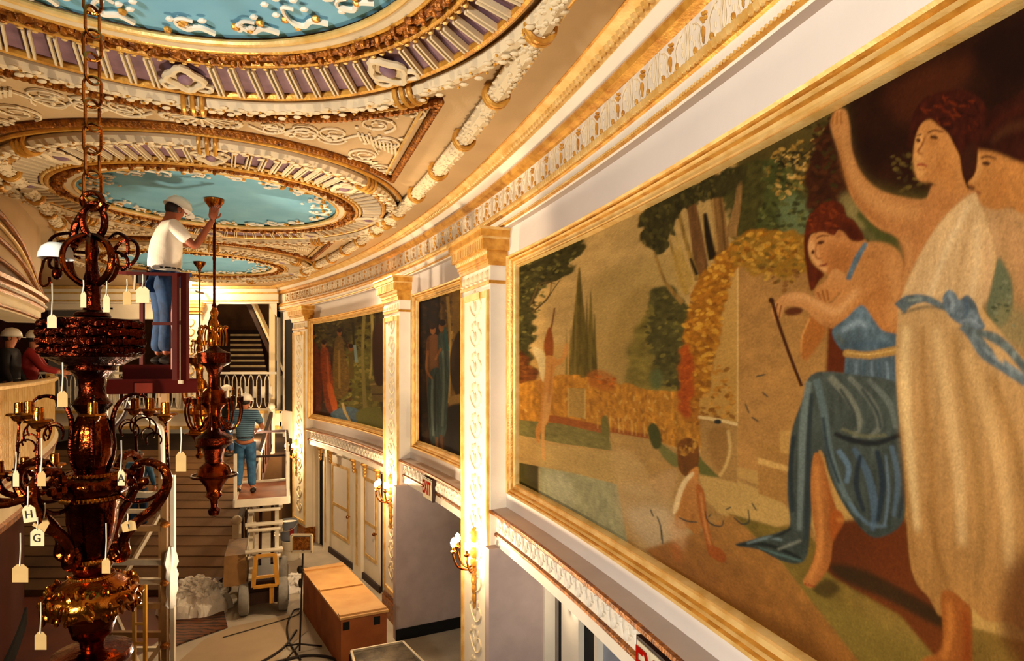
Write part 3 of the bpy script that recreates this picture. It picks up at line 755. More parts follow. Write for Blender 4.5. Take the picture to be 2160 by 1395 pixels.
# ---------------------------------------------------------------- murals, painted as vertex colours on real canvases
def blur(a, s):
    if s <= .3: return a
    k = max(1, int(3*s)); x = np.arange(-k, k+1); g = np.exp(-x*x/(2*s*s)); g /= g.sum()
    for ax in (0, 1):
        p = np.pad(a, [(k,k) if d == ax else (0,0) for d in range(2)], mode='edge')
        a = sum(g[j]*(p[j:j+a.shape[0], :] if ax == 0 else p[:, j:j+a.shape[1]]) for j in range(2*k+1))
    return a
class Canvas:
    def __init__(s, px0, px1, z0, z1, W, Hh, base, n=-.1, th1=None):
        s.px0, s.px1, s.z0, s.z1, s.W, s.H, s.n = px0, px1, z0, z1, W, Hh, n
        s.cols = np.linspace(px0, px1, W)
        s.th = np.array([TH(p, n) for p in s.cols]); s.Y = np.array([ray_th(p, n)[1] for p in s.cols])
        s.img = np.zeros((Hh, W, 3)); s.img[:] = lin(base)
        s.rng = np.random.default_rng(5)
        s.noise = {}; s.k = .68
    def rc(s, p):
        x = (np.array([q[0] for q in p])-s.px0)/(s.px1-s.px0)*(s.W-1)
        Y = np.interp([q[0] for q in p], s.cols, s.Y)
        z = -(np.array([q[1] for q in p])-H0)/F*Y
        return x, (z-s.z0)/(s.z1-s.z0)*(s.H-1)
    def nz(s, sc_, sy=None):
        key = (sc_, sy)
        if key not in s.noise:
            a = s.rng.normal(size=(s.H, s.W)); sy = sc_ if sy is None else sy
            def b1(a, sg, ax):
                if sg < .3: return a
                k = max(1, int(3*sg)); x = np.arange(-k, k+1); g = np.exp(-x*x/(2*sg*sg)); g /= g.sum()
                p = np.pad(a, [(k,k) if d == ax else (0,0) for d in range(2)], mode='reflect' if k < min(a.shape) else 'edge')
                return sum(g[j]*(p[j:j+a.shape[0], :] if ax == 0 else p[:, j:j+a.shape[1]]) for j in range(2*k+1))
            a = b1(b1(a, sc_, 1), sy, 0); s.noise[key] = a/a.std()
        return s.noise[key]
    def mask(s, x, y, W, H):
        # even-odd fill by scanline parity with 3x vertical supersampling
        m = np.zeros((H, W)); X = np.arange(W)
        n = len(x); SS = 2
        r0, r1 = max(0, int(y.min())-1), min(H-1, int(y.max())+1)
        for r in range(r0, r1+1):
            for q in range(SS):
                yy = r+(q+.5)/SS-.5
                xs = []
                for i in range(n):
                    j = (i+1) % n
                    if (y[i] <= yy) != (y[j] <= yy): xs.append(x[i]+(yy-y[i])*(x[j]-x[i])/(y[j]-y[i]))
                xs.sort()
                for a, b_ in zip(xs[::2], xs[1::2]):
                    m[r] += np.clip(np.minimum(X+.5, b_)-np.maximum(X-.5, a), 0, 1)/SS
        return np.clip(m, 0, 1)
    def paint(s, pts, col, soft=1.0, curve=True, col2=None, axis=None, tex=0, tsc=(2, None), rag=0, rsc=4, alpha=1.0, mod=None):
        if curve: pts = [(p.x, p.y) for p in smooth_path([(a, b_, 0) for a, b_ in pts], 5, closed=True)]
        else:
            o = []
            for i in range(len(pts)):
                a, b_ = pts[i], pts[(i+1) % len(pts)]
                o += [(a[0]+(b_[0]-a[0])*k/6, a[1]+(b_[1]-a[1])*k/6) for k in range(6)]
            pts = o
        soft *= s.k; rag *= s.k
        x, y = s.rc(pts)
        mg = int(3*soft+6*rag+4)
        X0, X1 = max(0, int(x.min())-mg), min(s.W, int(x.max())+mg+2); Y0, Y1 = max(0, int(y.min())-mg), min(s.H, int(y.max())+mg+2)
        if X1 <= X0 or Y1 <= Y0: return
        m = s.mask(x-X0, y-Y0, X1-X0, Y1-Y0)
        if rag > 0:
            mb = blur(m, rag*2); edge = np.clip(4.5*mb*(1-mb), 0, 1)
            m = np.clip((mb-.5+.30*s.nz(rsc)[Y0:Y1, X0:X1]*edge)*3+.5, 0, 1)
        m = (blur(m, soft)*alpha)[..., None]
        c = np.empty((Y1-Y0, X1-X0, 3)); c[:] = lin(col)
        if col2 is not None:
            yy = np.arange(Y0, Y1)[:, None]; xx = np.arange(X0, X1)[None, :]
            ax = axis or (0, -1)
            pr = xx*ax[0]+yy*ax[1]
            q = x*ax[0]+y*ax[1]; t = np.clip((pr-q.min())/(q.max()-q.min()+1e-6), 0, 1)[..., None]
            c = c*(1-t)+np.array(lin(col2))*t
        if tex: c = c*np.exp(tex*s.nz(*tsc)[Y0:Y1, X0:X1])[..., None]
        s.img[Y0:Y1, X0:X1] = s.img[Y0:Y1, X0:X1]*(1-m)+c*m
    def stroke(s, pts, w, col, soft=.8, **k):
        P = [Vector((a, b_, 0)) for a, b_ in pts]
        P = smooth_path(P, 5); n = len(P)
        ws = w if isinstance(w, (list, tuple)) else [w]*2
        L, Rr = [], []
        for i, p in enumerate(P):
            t = (P[min(i+1, n-1)]-P[max(i-1, 0)]); t.normalize(); nn = Vector((-t.y, t.x, 0))
            f_ = i/(n-1)*(len(ws)-1); j = min(int(f_), len(ws)-2); hw = (ws[j]+(ws[j+1]-ws[j])*(f_-j))/2
            L.append((p.x+nn.x*hw, p.y+nn.y*hw)); Rr.append((p.x-nn.x*hw, p.y-nn.y*hw))
        s.paint(L+Rr[::-1], col, soft, curve=False, **k)
    def ell(s, c, rx, ry, col, ang=0, soft=1.0, **k):
        a = math.radians(ang)
        s.paint([(c[0]+rx*math.cos(t)*math.cos(a)-ry*math.sin(t)*math.sin(a), c[1]+rx*math.cos(t)*math.sin(a)+ry*math.sin(t)*math.cos(a)) for t in [2*PI*i/14 for i in range(14)]], col, soft, **k)
    def finish(s, o, grain=.075, aged=(1,1,1)):
        im = np.power(s.img, 1.10)*np.array((.80, .76, .66))*np.exp(grain*s.nz(.6)+.05*s.nz(14))[..., None]*np.array(aged)
        V = []
        me = bpy.data.meshes.new('canvas')
        zz = np.linspace(s.z0, s.z1, s.H)
        r = R-s.n
        X = OX+r*np.cos(s.th); Y = OY+r*np.sin(s.th)
        v = np.empty((s.H, s.W, 3)); v[..., 0] = X[None]; v[..., 1] = Y[None]; v[..., 2] = EYE+zz[:, None]
        v -= np.array(o.location)[None, None]
        idx = np.arange(s.H*s.W).reshape(s.H, s.W)
        f_ = np.stack([idx[:-1, :-1], idx[1:, :-1], idx[1:, 1:], idx[:-1, 1:]], -1).reshape(-1, 4)
        me.vertices.add(s.H*s.W); me.vertices.foreach_set('co', v.reshape(-1).astype(np.float32))
        me.loops.add(f_.size); me.loops.foreach_set('vertex_index', f_.reshape(-1).astype(np.int32))
        me.polygons.add(len(f_)); me.polygons.foreach_set('loop_start', np.arange(0, f_.size, 4, dtype=np.int32)); me.polygons.foreach_set('loop_total', np.full(len(f_), 4, np.int32))
        me.update(calc_edges=True)
        ca = me.color_attributes.new('paint', 'FLOAT_COLOR', 'POINT')
        rgba = np.ones((s.H*s.W, 4), np.float32); rgba[:, :3] = np.clip(im, 0, 1).reshape(-1, 3)
        ca.data.foreach_set('color', rgba.reshape(-1))
        me.materials.append(M['mural'])
        c = bpy.data.objects.new('canvas', me); COL.objects.link(c); c.parent = o
        return c
mm = bpy.data.materials.new('aged_oil_painting'); mm.use_nodes = True
nt = mm.node_tree; bs = nt.nodes['Principled BSDF']; at_ = nt.nodes.new('ShaderNodeVertexColor'); at_.layer_name = 'paint'
nt.links.new(at_.outputs['Color'], bs.inputs['Base Color']); bs.inputs['Roughness'].default_value = .8; bs.inputs['Specular IOR Level'].default_value = .06
M['mural'] = mm
def frame(o, th0, th1, z0, z1, w, deep, mats_):
    # moulded frame: stepped profile swept round the opening (th0/th1/z0/z1 = outside edge)
    q = MB()
    prof = [(0, -.14, 0), (0, -.02, 0), (.10, .0, 1), (.20, -.012, 0), (.27, -.03, 0), (.36, -.018, 1), (.44, -.035, 0), (.5, -.06, 2), (.72, -.075, 2), (.78, -.055, 1), (.84, -.07, 0), (.9, -.06, 1), (1.0, -.10, 0), (1.0, -.14, 0)]
    K = len(prof); ns = 40
    def rail(fn, n):
        vs = []
        for i in range(n+1):
            for d, nn, _ in prof: vs.append(fn(i/n, d*w, nn*deep/.14 if nn < 0 else nn))
        fs = []; o0 = len(q.v); q.v += [tuple(v) for v in vs]
        for i in range(n):
            for k in range(K-1):
                q.f.append((o0+i*K+k, o0+i*K+k+1, o0+(i+1)*K+k+1, o0+(i+1)*K+k)); q.m.append(prof[k][2])
    ww = lambda d: d/R
    rail(lambda t, d, nn: wp(nn, th0+ww(d)+(th1-th0-2*ww(d))*t, z1-d), ns)
    rail(lambda t, d, nn: wp(nn, th0+ww(d)+(th1-th0-2*ww(d))*t, z0+d), ns)
    rail(lambda t, d, nn: wp(nn, th0+ww(d), z0+d+(z1-z0-2*d)*t), 2)
    rail(lambda t, d, nn: wp(nn, th1-ww(d), z0+d+(z1-z0-2*d)*t), 2)
    return q.build('gilt_frame', mats_, o, angle=20)

# --- the largest mural
o3 = thing('mural', 'largest mural of robed women and a child in a garden, gold framed, nearest the camera', 'painting', wp(-.1, .29, -1.2), 0, 'framed murals on the long wall')
Z0, Z1 = -1.16, .965
c = Canvas(1072, 2330, Z0-.03, Z1+.03, 680, 600, 'b08c50', -.10)
P, S, E = c.paint, c.stroke, c.ell
P([(1060,480),(1700,150),(2400,-200),(2400,500),(1500,640),(1060,760)], 'b99a62', 8, curve=False, col2='8a6a36', axis=(1,0), tex=.06, tsc=(5,None))

def inside(pts, x, y):
    r = False
    for i in range(len(pts)):
        (x0, y0), (x1, y1) = pts[i-1], pts[i]
        if (y0 > y) != (y1 > y) and x < (x1-x0)*(y-y0)/(y1-y0)+x0: r = not r
    return r
rd = random.Random(11)
def dabs(pts, n, cols, sz=(3, 6), soft=.7, ang=0, asp=.55, alpha=.8):
    x0, x1 = min(p[0] for p in pts), max(p[0] for p in pts); y0, y1 = min(p[1] for p in pts), max(p[1] for p in pts)
    k = 0; t_ = 0
    while k < n and t_ < n*8:
        t_ += 1; x, y = rd.uniform(x0, x1), rd.uniform(y0, y1)
        if not inside(pts, x, y): continue
        r = rd.uniform(*sz); E((x, y), r, r*asp, rd.choice(cols), ang+rd.uniform(-50, 50), soft, alpha=alpha); k += 1
# distant haze and far trees
P([(1250,600),(1330,560),(1420,560),(1440,820),(1240,815)], 'a0854e', 9, alpha=.75)
P([(1290,690),(1330,620),(1370,600),(1400,650),(1400,810),(1300,815)], '937842', 6, alpha=.7)
P([(1330,720),(1360,660),(1400,640),(1430,690),(1440,830),(1330,820)], '75662f', 3, rag=3, tex=.12, tsc=(3,None))
P([(1368,690),(1380,610),(1410,600),(1440,640),(1475,660),(1480,800),(1440,835),(1400,790),(1375,760)], '4c4622', 1.5, rag=3, tex=.15, tsc=(2,None))
dabs([(1350,680),(1385,600),(1470,650),(1480,800),(1400,830)], 120, ['4a441f','5e5628','756930','3a3518'], (3,7))
E((1385,800), 14, 22, '565a34', 0, 3)
# dark glade at the upper right
P([(1560,420),(1560,200),(1800,60),(2100,-120),(2400,-400),(2400,700),(2050,640),(1880,560),(1700,520),(1545,500)], '4b3f1c', 4, tex=.15, tsc=(6,None))
P([(1790,260),(1800,100),(2100,-120),(2400,-400),(2400,560),(2000,420),(1830,380)], '2c1408', 8, tex=.15, tsc=(8,None))
P([(1860,200),(1960,140),(2060,120),(2000,200),(1920,260)], '4c2410', 8, alpha=.7); P([(2050,100),(2200,30),(2300,60),(2150,180)], '1c0c06', 8, alpha=.8)
P([(1560,380),(1600,340),(1650,330),(1690,400),(1690,490),(1600,500),(1555,480)], '474a22', 2.5, tex=.15, tsc=(3,None), rag=3)
P([(1640,440),(1680,410),(1710,440),(1712,520),(1670,520)], '66704c', 4, alpha=.8)
dabs([(1590,350),(1690,290),(1760,260),(1770,330),(1720,380),(1650,420)], 110, ['b58e48','a07a38','8c6c30','6d5c28','c29c58'], (4,9))
dabs([(1550,360),(1660,330),(1720,420),(1700,500),(1560,490)], 140, ['3c3c1c','55562a','2e2c12','6a6a3a'], (4,9))
P([(1720,300),(1760,250),(1800,320),(1800,440),(1740,450),(1700,420)], '3c1e0c', 2.5, tex=.15, rag=3)
dabs([(1690,260),(1770,240),(1790,420),(1720,440)], 70, ['2e1809','4e2a12','3a3012'], (4,9))
S([(1640,350),(1690,330),(1740,290)], (3,2), '2c2410', .8); dabs([(1620,330),(1700,310),(1710,345),(1630,360)], 40, ['33301a','241c0c'], (3,6))
P([(1780,430),(1850,440),(1905,500),(1890,540),(1830,510)], '5c5430', 4, tex=.1)
P([(1770,420),(1800,410),(1830,460),(1800,490)], '8d7c4c', 5, alpha=.7); P([(1805,455),(1845,445),(1900,500),(1895,530),(1850,500)], '4a4a22', 2.5, rag=2)
dabs([(1880,330),(1930,320),(1960,390),(1890,410)], 40, ['5c4a22','3c2c14','6a5828'], (4,8))
# wall behind
P([(1555,560),(1700,545),(1900,540),(1905,900),(1680,1010),(1555,985)], '98703e', 1.2, curve=False, col2='ab7f46', tex=.05, tsc=(4,None))
P([(1700,545),(1905,540),(1905,700),(1700,700)], '7c5228', 14, curve=False, alpha=.45)
# umbrella trees
P([(1500,400),(1560,350),(1610,340),(1600,470),(1560,500),(1540,450)], '45401c', 2, rag=3, tex=.15)
for pts, w, cl in ((((1524,540),(1519,470),(1508,400),(1500,370)), (34,26,26,30), '7e5c30'), (((1540,500),(1556,430),(1560,370)), (26,14,10), '87663a'), (((1482,590),(1470,500),(1458,430),(1450,400)), (34,26,20,20), '6b4a28'), (((1472,590),(1450,520),(1432,450)), (12,9,7), '8a6c34'), (((1450,622),(1428,558),(1407,490)), (10,7,5), '97793c'), (((1440,640),(1404,596),(1380,530)), (12,7,5), '8a6b36'), (((1462,600),(1440,540),(1418,470)), (6,4,3), 'a98c4a')):
    S(pts, w, cl, 1.0, tex=.1, tsc=(1,6))
S([(1504,548),(1494,500),(1487,450)], (20,16,8), '241a0a', 1.2); S([(1470,580),(1456,545)], (8,5), '2c200e', 1); S([(1530,530),(1524,460),(1515,390)], (5,4,4), '5a3f1e', 1); S([(1512,530),(1505,450),(1500,390)], (4,4,4), 'a07e48', 1)
P([(1430,520),(1450,560),(1462,600),(1440,620),(1420,560)], 'a8863e', 3, alpha=.6)
P([(1353,455),(1372,430),(1420,408),(1500,372),(1565,345),(1560,390),(1500,420),(1455,435),(1430,450),(1412,490),(1408,520),(1392,535),(1378,530),(1356,510)], '3a3418', 1.2, rag=2.5, tex=.12, tsc=(1.5,5))
dabs([(1353,455),(1372,430),(1420,408),(1500,372),(1560,350),(1500,420),(1440,445),(1412,520),(1380,535),(1356,510)], 130, ['2c2812','4a4420','595026','383216'], (3,8), ang=70)
# cypresses
for cx_, top, w, bot, cl in ((1222,562,26,815,'5f5020'),(1246,612,15,812,'6a5a26'),(1254,660,12,812,'5c4e20'),(1204,690,10,812,'6e5e2a'),(1195,690,6,812,'7a682e'),(1238,620,8,812,'574a1e')):
    P([(cx_,top),(cx_+w*.3,top+70),(cx_+w*.62,top+150),(cx_+w*.6,bot),(cx_-w*.6,bot),(cx_-w*.62,top+150),(cx_-w*.3,top+70)], cl, .9, tex=.12, tsc=(1,7))
S([(1216,620),(1214,720),(1212,800)], (3,5,5), '7e6c34', 1, alpha=.7)
# left tree
P([(1072,560),(1140,535),(1180,515),(1225,508),(1226,540),(1205,555),(1212,575),(1170,590),(1150,600),(1125,640),(1115,700),(1100,720),(1072,700)], '413c1a', 1.2, rag=3, tex=.15)
P([(1072,600),(1105,600),(1130,680),(1120,740),(1126,800),(1072,860)], '45401e', 1.5, rag=3, tex=.15)
dabs([(1076,560),(1180,518),(1222,512),(1208,570),(1150,610),(1130,700),(1110,760),(1076,720)], 150, ['34300f','56502a','686030','2a260c','7a7038'], (3,6))
P([(1072,740),(1105,750),(1130,790),(1135,870),(1072,885)], '6b3c17', 2.5, rag=3, tex=.15); dabs([(1076,740),(1120,770),(1130,860),(1076,870)], 50, ['8a5420','54300f','74451c'], (3,6))
for pts in (((1122,660),(1150,635),(1168,610),(1182,590)), ((1118,645),(1135,605),(1155,595),(1172,600)), ((1148,638),(1160,620),(1163,590))): S(pts, (4,2.5,1.5), '5c4a28', .7)
# hedge and its foot
P([(1140,800),(1200,792),(1262,800),(1340,815),(1440,828),(1490,850),(1480,950),(1380,932),(1250,905),(1072,880),(1072,820)], 'a8742a', 1.5, rag=2, tex=.14, tsc=(1.2,5))
dabs([(1085,815),(1250,805),(1470,845),(1470,930),(1085,870)], 200, ['b8842f','96631f','c3964a','8a5a20'], (3,7), ang=80, asp=.4)
P([(1240,790),(1265,780),(1300,800),(1290,825),(1245,815)], '9c5a22', 3, alpha=.7); dabs([(1255,790),(1300,800),(1290,815),(1260,810)], 16, ['b06420','8a4c1a'], (3,6))
P([(1199,818),(1234,820),(1234,884),(1199,878)], '9a8048', 1, curve=False, alpha=.75); S([(1234,820),(1234,884)], (2,2), 'c0a468', .8); S([(1199,818),(1199,880)], (2,2), 'b89a5c', .8)
P([(1150,876),(1200,882),(1300,905),(1390,922),(1385,940),(1290,925),(1160,892)], '84461c', 2, alpha=.85)
for k in range(14):
    x = 1260+k*9; S([(x,870+k*2.2),(x+1,905+k*1.6)], (2,2), ['c99a48','b06a2a','d0a860'][k % 3], .8, alpha=.7)
# lawns and paths
P([(1072,884),(1180,894),(1285,918),(1292,952),(1180,936),(1072,914)], '716738', 1, curve=False, tex=.08)
P([(1072,914),(1180,936),(1292,952),(1285,912),(1390,930),(1500,985),(1690,1060),(1720,1130),(2000,1400),(1500,1400),(1072,1100)], 'a58650', 1.5, curve=False, col2='8d602c', axis=(1,-.6), tex=.05, tsc=(4,None))
P([(1380,930),(1398,938),(1428,960),(1440,985),(1420,985),(1398,965)], '6d6838', 1.5, curve=False); P([(1473,960),(1500,985),(1548,1018),(1480,1005),(1470,990)], '5d5c2c', 1.2, curve=False)
P([(1366,905),(1380,893),(1394,915),(1394,942),(1378,945)], '45461e', 1.2); P([(1268,885),(1280,878),(1286,918),(1270,918)], '69602f', 1.2)
P([(1072,972),(1136,984),(1136,1045),(1072,1010)], '554d1e', .8, curve=False, col2='3c3210', axis=(1,0))
P([(1137,984),(1220,1000),(1302,1022),(1325,1150),(1230,1100),(1137,1045)], '8f8b6a', 1.5, curve=False, tex=.08, tsc=(1.5,6)); P([(1150,1000),(1200,1005),(1210,1070),(1160,1045)], 'a09c82', 6, alpha=.5)
P([(1137,935),(1300,955),(1360,980),(1302,1020),(1137,982)], 'a48c56', 3, curve=False, alpha=.6); P([(1290,950),(1340,960),(1380,1040),(1310,1030)], 'b39462', 5, alpha=.6)
P([(1300,1025),(1400,1040),(1480,1120),(1540,1190),(1500,1250),(1340,1150)], 'b19a72', 8, alpha=.45); P([(1320,1080),(1400,1070),(1430,1130),(1380,1160)], 'b7a58a', 8, alpha=.5)
P([(1475,1002),(1560,1015),(1640,1050),(1690,1100),(1640,1115),(1590,1110),(1520,1085),(1482,1050)], 'b39256', 2, curve=False)
P([(1690,1105),(1640,1112),(1535,1083),(1580,1130),(1650,1190),(1800,1400),(2330,1700),(2330,1400),(2000,1310),(1760,1200)], '6c5c26', 1.8, curve=False, col2='8a6830', axis=(1,0), tex=.08, tsc=(4,None))
P([(1700,1230),(1800,1290),(1960,1360),(2000,1440),(1850,1420),(1740,1310)], '7e6c30', 6, alpha=.6); P([(1800,1250),(1900,1300),(1985,1340),(1975,1380),(1850,1320)], '8c7238', 8, alpha=.5)
P([(1480,1120),(1545,1085),(1650,1190),(1830,1420),(1800,1500),(1480,1260),(1360,1160)], '9c7038', 2.5, curve=False, col2='855422', axis=(0,-1), tex=.06, tsc=(4,None))
P([(1345,1165),(1500,1240),(1700,1340),(1800,1430),(1800,1520),(1340,1190)], '633e14', 8, curve=False, alpha=.7)
# bench
P([(1595,930),(1690,958),(1690,1075),(1600,1042)], 'a1773f', 1.2, curve=False); P([(1598,965),(1690,992),(1690,1004),(1598,978)], 'c39c5c', 1.2, curve=False); P([(1645,910),(1670,908),(1670,960),(1645,955)], 'b88f50', 1, curve=False)
# arch of golden leaves over a pillar
P([(1525,580),(1556,565),(1556,893),(1475,880),(1475,800)], 'b08a4c', 1.2, curve=False, col2='a8803f'); S([(1556,565),(1556,890)], (3,3), 'c8a468', .8)
gold_l = [(1440,840),(1436,760),(1445,690),(1462,620),(1500,560),(1540,510),(1580,492),(1650,490),(1700,520),(1700,560),(1640,545),(1580,550),(1545,575),(1530,640),(1515,720),(1500,800),(1475,850)]
P(gold_l, '97631d', 1.5, rag=3, tex=.12, tsc=(2,None))
P([(1540,510),(1650,490),(1705,515),(1700,570),(1620,580),(1560,560)], '8e6722', 2, rag=3)
dabs(gold_l, 300, ['b5802a','96601a','c79538','7e4e16','ab7526'], (4,9))
dabs([(1545,500),(1700,500),(1710,570),(1660,600),(1560,570)], 110, ['8a6a28','a57c32','6c5420','b58c3c'], (4,8)); dabs([(1600,560),(1690,570),(1660,620),(1610,600)], 16, ['7c5224','6a451c'], (4,8))
dabs([(1480,760),(1540,780),(1550,880),(1480,890)], 60, ['a46e22','7a4e18','b9863a'], (4,8)); dabs([(1440,830),(1475,860),(1500,900),(1460,915)], 30, ['7e4c18','9c6420'], (4,8))
P([(1436,740),(1458,730),(1462,800),(1456,880),(1436,870)], '9b4a18', 2.5, rag=2); dabs([(1436,740),(1460,740),(1456,870),(1438,870)], 26, ['b05a1c','8a3e14'], (3,6))
# niche with basin
P([(1476,884),(1555,895),(1555,1020),(1520,1010),(1480,970)], '9c7844', 1.2, curve=False); S([(1473,880),(1514,886),(1556,896)], (7,7), 'cdb07a', .8)
P([(1500,905),(1535,905),(1532,970),(1516,995),(1500,970),(1492,930)], '8f6a38', 3); S([(1536,908),(1540,950),(1530,985),(1518,1005)], (7,6,6), 'bd9c62', 1); E((1514,890), 8, 5, '2c2c28', 0, .8)
# child standing at the left
skn = 'b98446'
S([(1150,722),(1163,690),(1170,650)], (4,3), '6a3a18', .8)
P([(1147,735),(1150,712),(1158,690),(1164,700),(1168,725),(1166,752),(1156,760)], '8a4c1c', .9)
P([(1146,742),(1128,732),(1124,742),(1134,765),(1142,800),(1150,805),(1152,770)], 'c9b280', .9)
P([(1152,752),(1168,752),(1176,758),(1186,752),(1192,728),(1198,726),(1196,750),(1184,768),(1172,775),(1168,800),(1167,830),(1160,860),(1156,890),(1148,900),(1140,915),(1137,935),(1132,930),(1130,905),(1138,885),(1142,850),(1146,810),(1150,780)], skn, .8, col2='b07838')
P([(1150,830),(1162,840),(1158,880),(1150,900),(1148,930),(1150,968),(1144,968),(1142,920),(1144,880)], 'bd8c50', .8); S([(1164,770),(1162,800),(1156,850)], (4,5,4), '96602a', 1.2, alpha=.6); S([(1141,800),(1136,815),(1140,830)], (4,3), 'a87036', .8)
# kneeling child
P([(1428,950),(1434,930),(1452,924),(1468,932),(1475,955),(1472,985),(1460,1003),(1445,1005),(1432,990)], '6a4014', 1.0, tex=.12, tsc=(1.5,3)); dabs([(1432,932),(1468,932),(1466,960),(1434,960)], 22, ['b88a3c','9c6c28','6c4216'], (4,8), ang=80); P([(1440,975),(1465,965),(1468,990),(1450,1004)], '5e3a14', 2.5, alpha=.7)
P([(1455,995),(1472,985),(1472,1012),(1462,1020),(1452,1012)], 'b47a3e', 1)
P([(1448,1010),(1470,1012),(1482,1035),(1486,1075),(1480,1110),(1470,1130),(1452,1115),(1440,1118),(1425,1110),(1424,1075),(1430,1040)], 'b07a42', 1.2, col2='9c6a30'); S([(1452,1030),(1444,1070),(1440,1105)], (8,10,8), '96662e', 3, alpha=.6); S([(1462,1085),(1458,1105)], (8,5), '8a5a26', 1.5, alpha=.8)
P([(1468,1025),(1484,1035),(1490,1075),(1497,1120),(1505,1150),(1520,1158),(1532,1175),(1526,1188),(1508,1180),(1494,1168),(1486,1130),(1476,1090)], 'a05e26', 1, col2='96501c'); S([(1478,1040),(1486,1100),(1498,1150)], (5,6,5), 'c48a4c', 1.5, alpha=.7)
P([(1460,996),(1463,1003),(1450,1018),(1438,1045),(1430,1075),(1420,1085),(1424,1055),(1438,1018)], 'd0b688', 1)
P([(1410,1100),(1440,1095),(1450,1125),(1440,1160),(1420,1150)], 'b8926a', 4, alpha=.6); P([(1415,1150),(1432,1148),(1438,1175),(1424,1185)], 'a0602c', 3.5, alpha=.8); P([(1370,1015),(1420,990),(1428,1010),(1415,1050),(1390,1040)], 'b69468', 5, alpha=.6)
# flaking paint
for pts in (((1432,1092),(1450,1100),(1470,1102)), ((1487,1078),(1492,1098),(1505,1108),(1522,1110),(1526,1098)), ((1530,1076),(1542,1070)), ((1548,1092),(1565,1106),(1580,1100),(1578,1075)), ((1586,1062),(1596,1078)), ((1386,1090),(1393,1110),(1396,1140)), ((1395,1118),(1398,1148)), ((1595,795),(1615,790)), ((1608,828),(1620,838)), ((1572,852),(1580,872)), ((1585,880),(1600,890)), ((1500,1085),(1494,1092)), ((1372,1075),(1378,1090))):
    S(pts, (2.5,3.5,2.5), '353832', .7, alpha=.85); 
# seat and shade behind the women
P([(1715,1180),(1760,1100),(1905,1085),(1990,1280),(2000,1420),(1900,1300),(1760,1220)], '582a0f', 2.5, curve=False, col2='6e3a16', axis=(1,0)); P([(1836,1130),(1910,1090),(1985,1290),(1930,1280),(1840,1200)], '663214', 5, alpha=.6)
P([(1750,640),(1790,640),(1785,790),(1742,790)], '5e2a10', 2, curve=False)
# seated woman: torso
P([(1784,585),(1800,540),(1828,512),(1875,516),(1902,545),(1908,620),(1898,705),(1890,740),(1850,700),(1818,648),(1790,650)], 'b27c48', 1.8, col2='a66c36', tex=.03)
S([(1880,540),(1890,620),(1880,690)], (24,30,20), 'bf8c56', 8, alpha=.6); S([(1840,530),(1825,590),(1815,640)], (14,16,10), '96602c', 6, alpha=.6); P([(1840,600),(1870,596),(1880,640),(1850,650)], '9a6432', 7, alpha=.5)
P([(1708,498),(1704,524),(1712,545),(1722,562),(1744,577),(1770,580),(1795,560),(1828,512),(1800,500),(1770,480),(1735,486)], 'b57e4a', 1.2, col2='a86c38')
P([(1708,505),(1704,526),(1712,545),(1722,560),(1740,575),(1745,565),(1730,548),(1722,520)], 'cf9c66', 2, alpha=.75); P([(1750,520),(1790,520),(1800,545),(1770,575),(1750,555)], '8e5828', 6, alpha=.55)
P([(1697,490),(1708,455),(1744,425),(1777,431),(1786,455),(1803,466),(1823,504),(1797,508),(1777,488),(1758,497),(1738,490),(1712,494),(1704,524),(1713,555),(1738,578),(1728,592),(1716,612),(1708,608),(1700,560),(1696,530)], '57230d', 1.1, tex=.12, tsc=(1.5,3)); dabs([(1705,460),(1744,428),(1780,436),(1780,480),(1712,490)], 30, ['7c3616','6a2c10','42180a'], (5,10), ang=20, asp=.3); P([(1770,470),(1800,475),(1818,500),(1795,505)], '421a0a', 3, alpha=.7)
E((1731,512), 8, 3.6, '4a2712', -14, .9); S([(1722,503),(1735,497),(1748,498)], (3,4,2), '5a2e14', .9, alpha=.85); E((1715,532), 4, 5, '4e2a14', 10, .9); S([(1722,515),(1720,535),(1724,545),(1732,546)], (3,4,4), '8e5628', 1.1); S([(1728,560),(1738,560),(1746,555)], (4,5,3), '7e3a20', 1); E((1769,494), 6, 9, 'a0683a', 20, 1)
# far arm down, hand under the chin
P([(1710,668),(1732,672),(1742,700),(1722,735),(1700,760),(1688,745),(1692,710)], 'a0622a', 2, alpha=.9); S([(1708,672),(1692,710),(1690,745)], (4,4,4), 'bd8648', 1)
P([(1720,610),(1742,592),(1758,568),(1782,578),(1786,600),(1766,622),(1752,636),(1738,640),(1722,632)], 'b98450', 1.1, col2='a8703a'); 
for x0, y0, x1, y1 in ((1724,616,1732,634),(1734,612,1741,638),(1744,612,1748,634)): S([(x0,y0),(x1,y1)], (4,3), '875023', .8)
# near arm across to the staff
P([(1636,640),(1650,624),(1690,617),(1725,634),(1752,640),(1775,615),(1800,575),(1830,545),(1862,560),(1850,610),(1810,660),(1775,690),(1752,692),(1728,682),(1700,655),(1672,646),(1655,650),(1648,668),(1637,680),(1627,655)], 'bb8752', 1.1, col2='ae7640', axis=(1,-.4))
S([(1660,626),(1700,628),(1740,650),(1770,655),(1810,610)], (8,10,14,14,10), 'cf9f6a', 4, alpha=.7); S([(1735,682),(1770,688),(1810,655),(1845,612)], (6,8,8,5), '8a5526', 3, alpha=.7); E((1674,657), 20, 9, '5c3016', -8, 1.5)
for x0, y0, x1, y1 in ((1640,640,1634,668),(1648,644,1643,672)): S([(x0,y0),(x1,y1)], (3,3), '7e4820', .8)
S([(1628,632),(1640,675),(1664,745),(1691,815)], (7,7,7), '47230c', .7); E((1627,634), 6, 6, '3c1c0a', 0, .8)
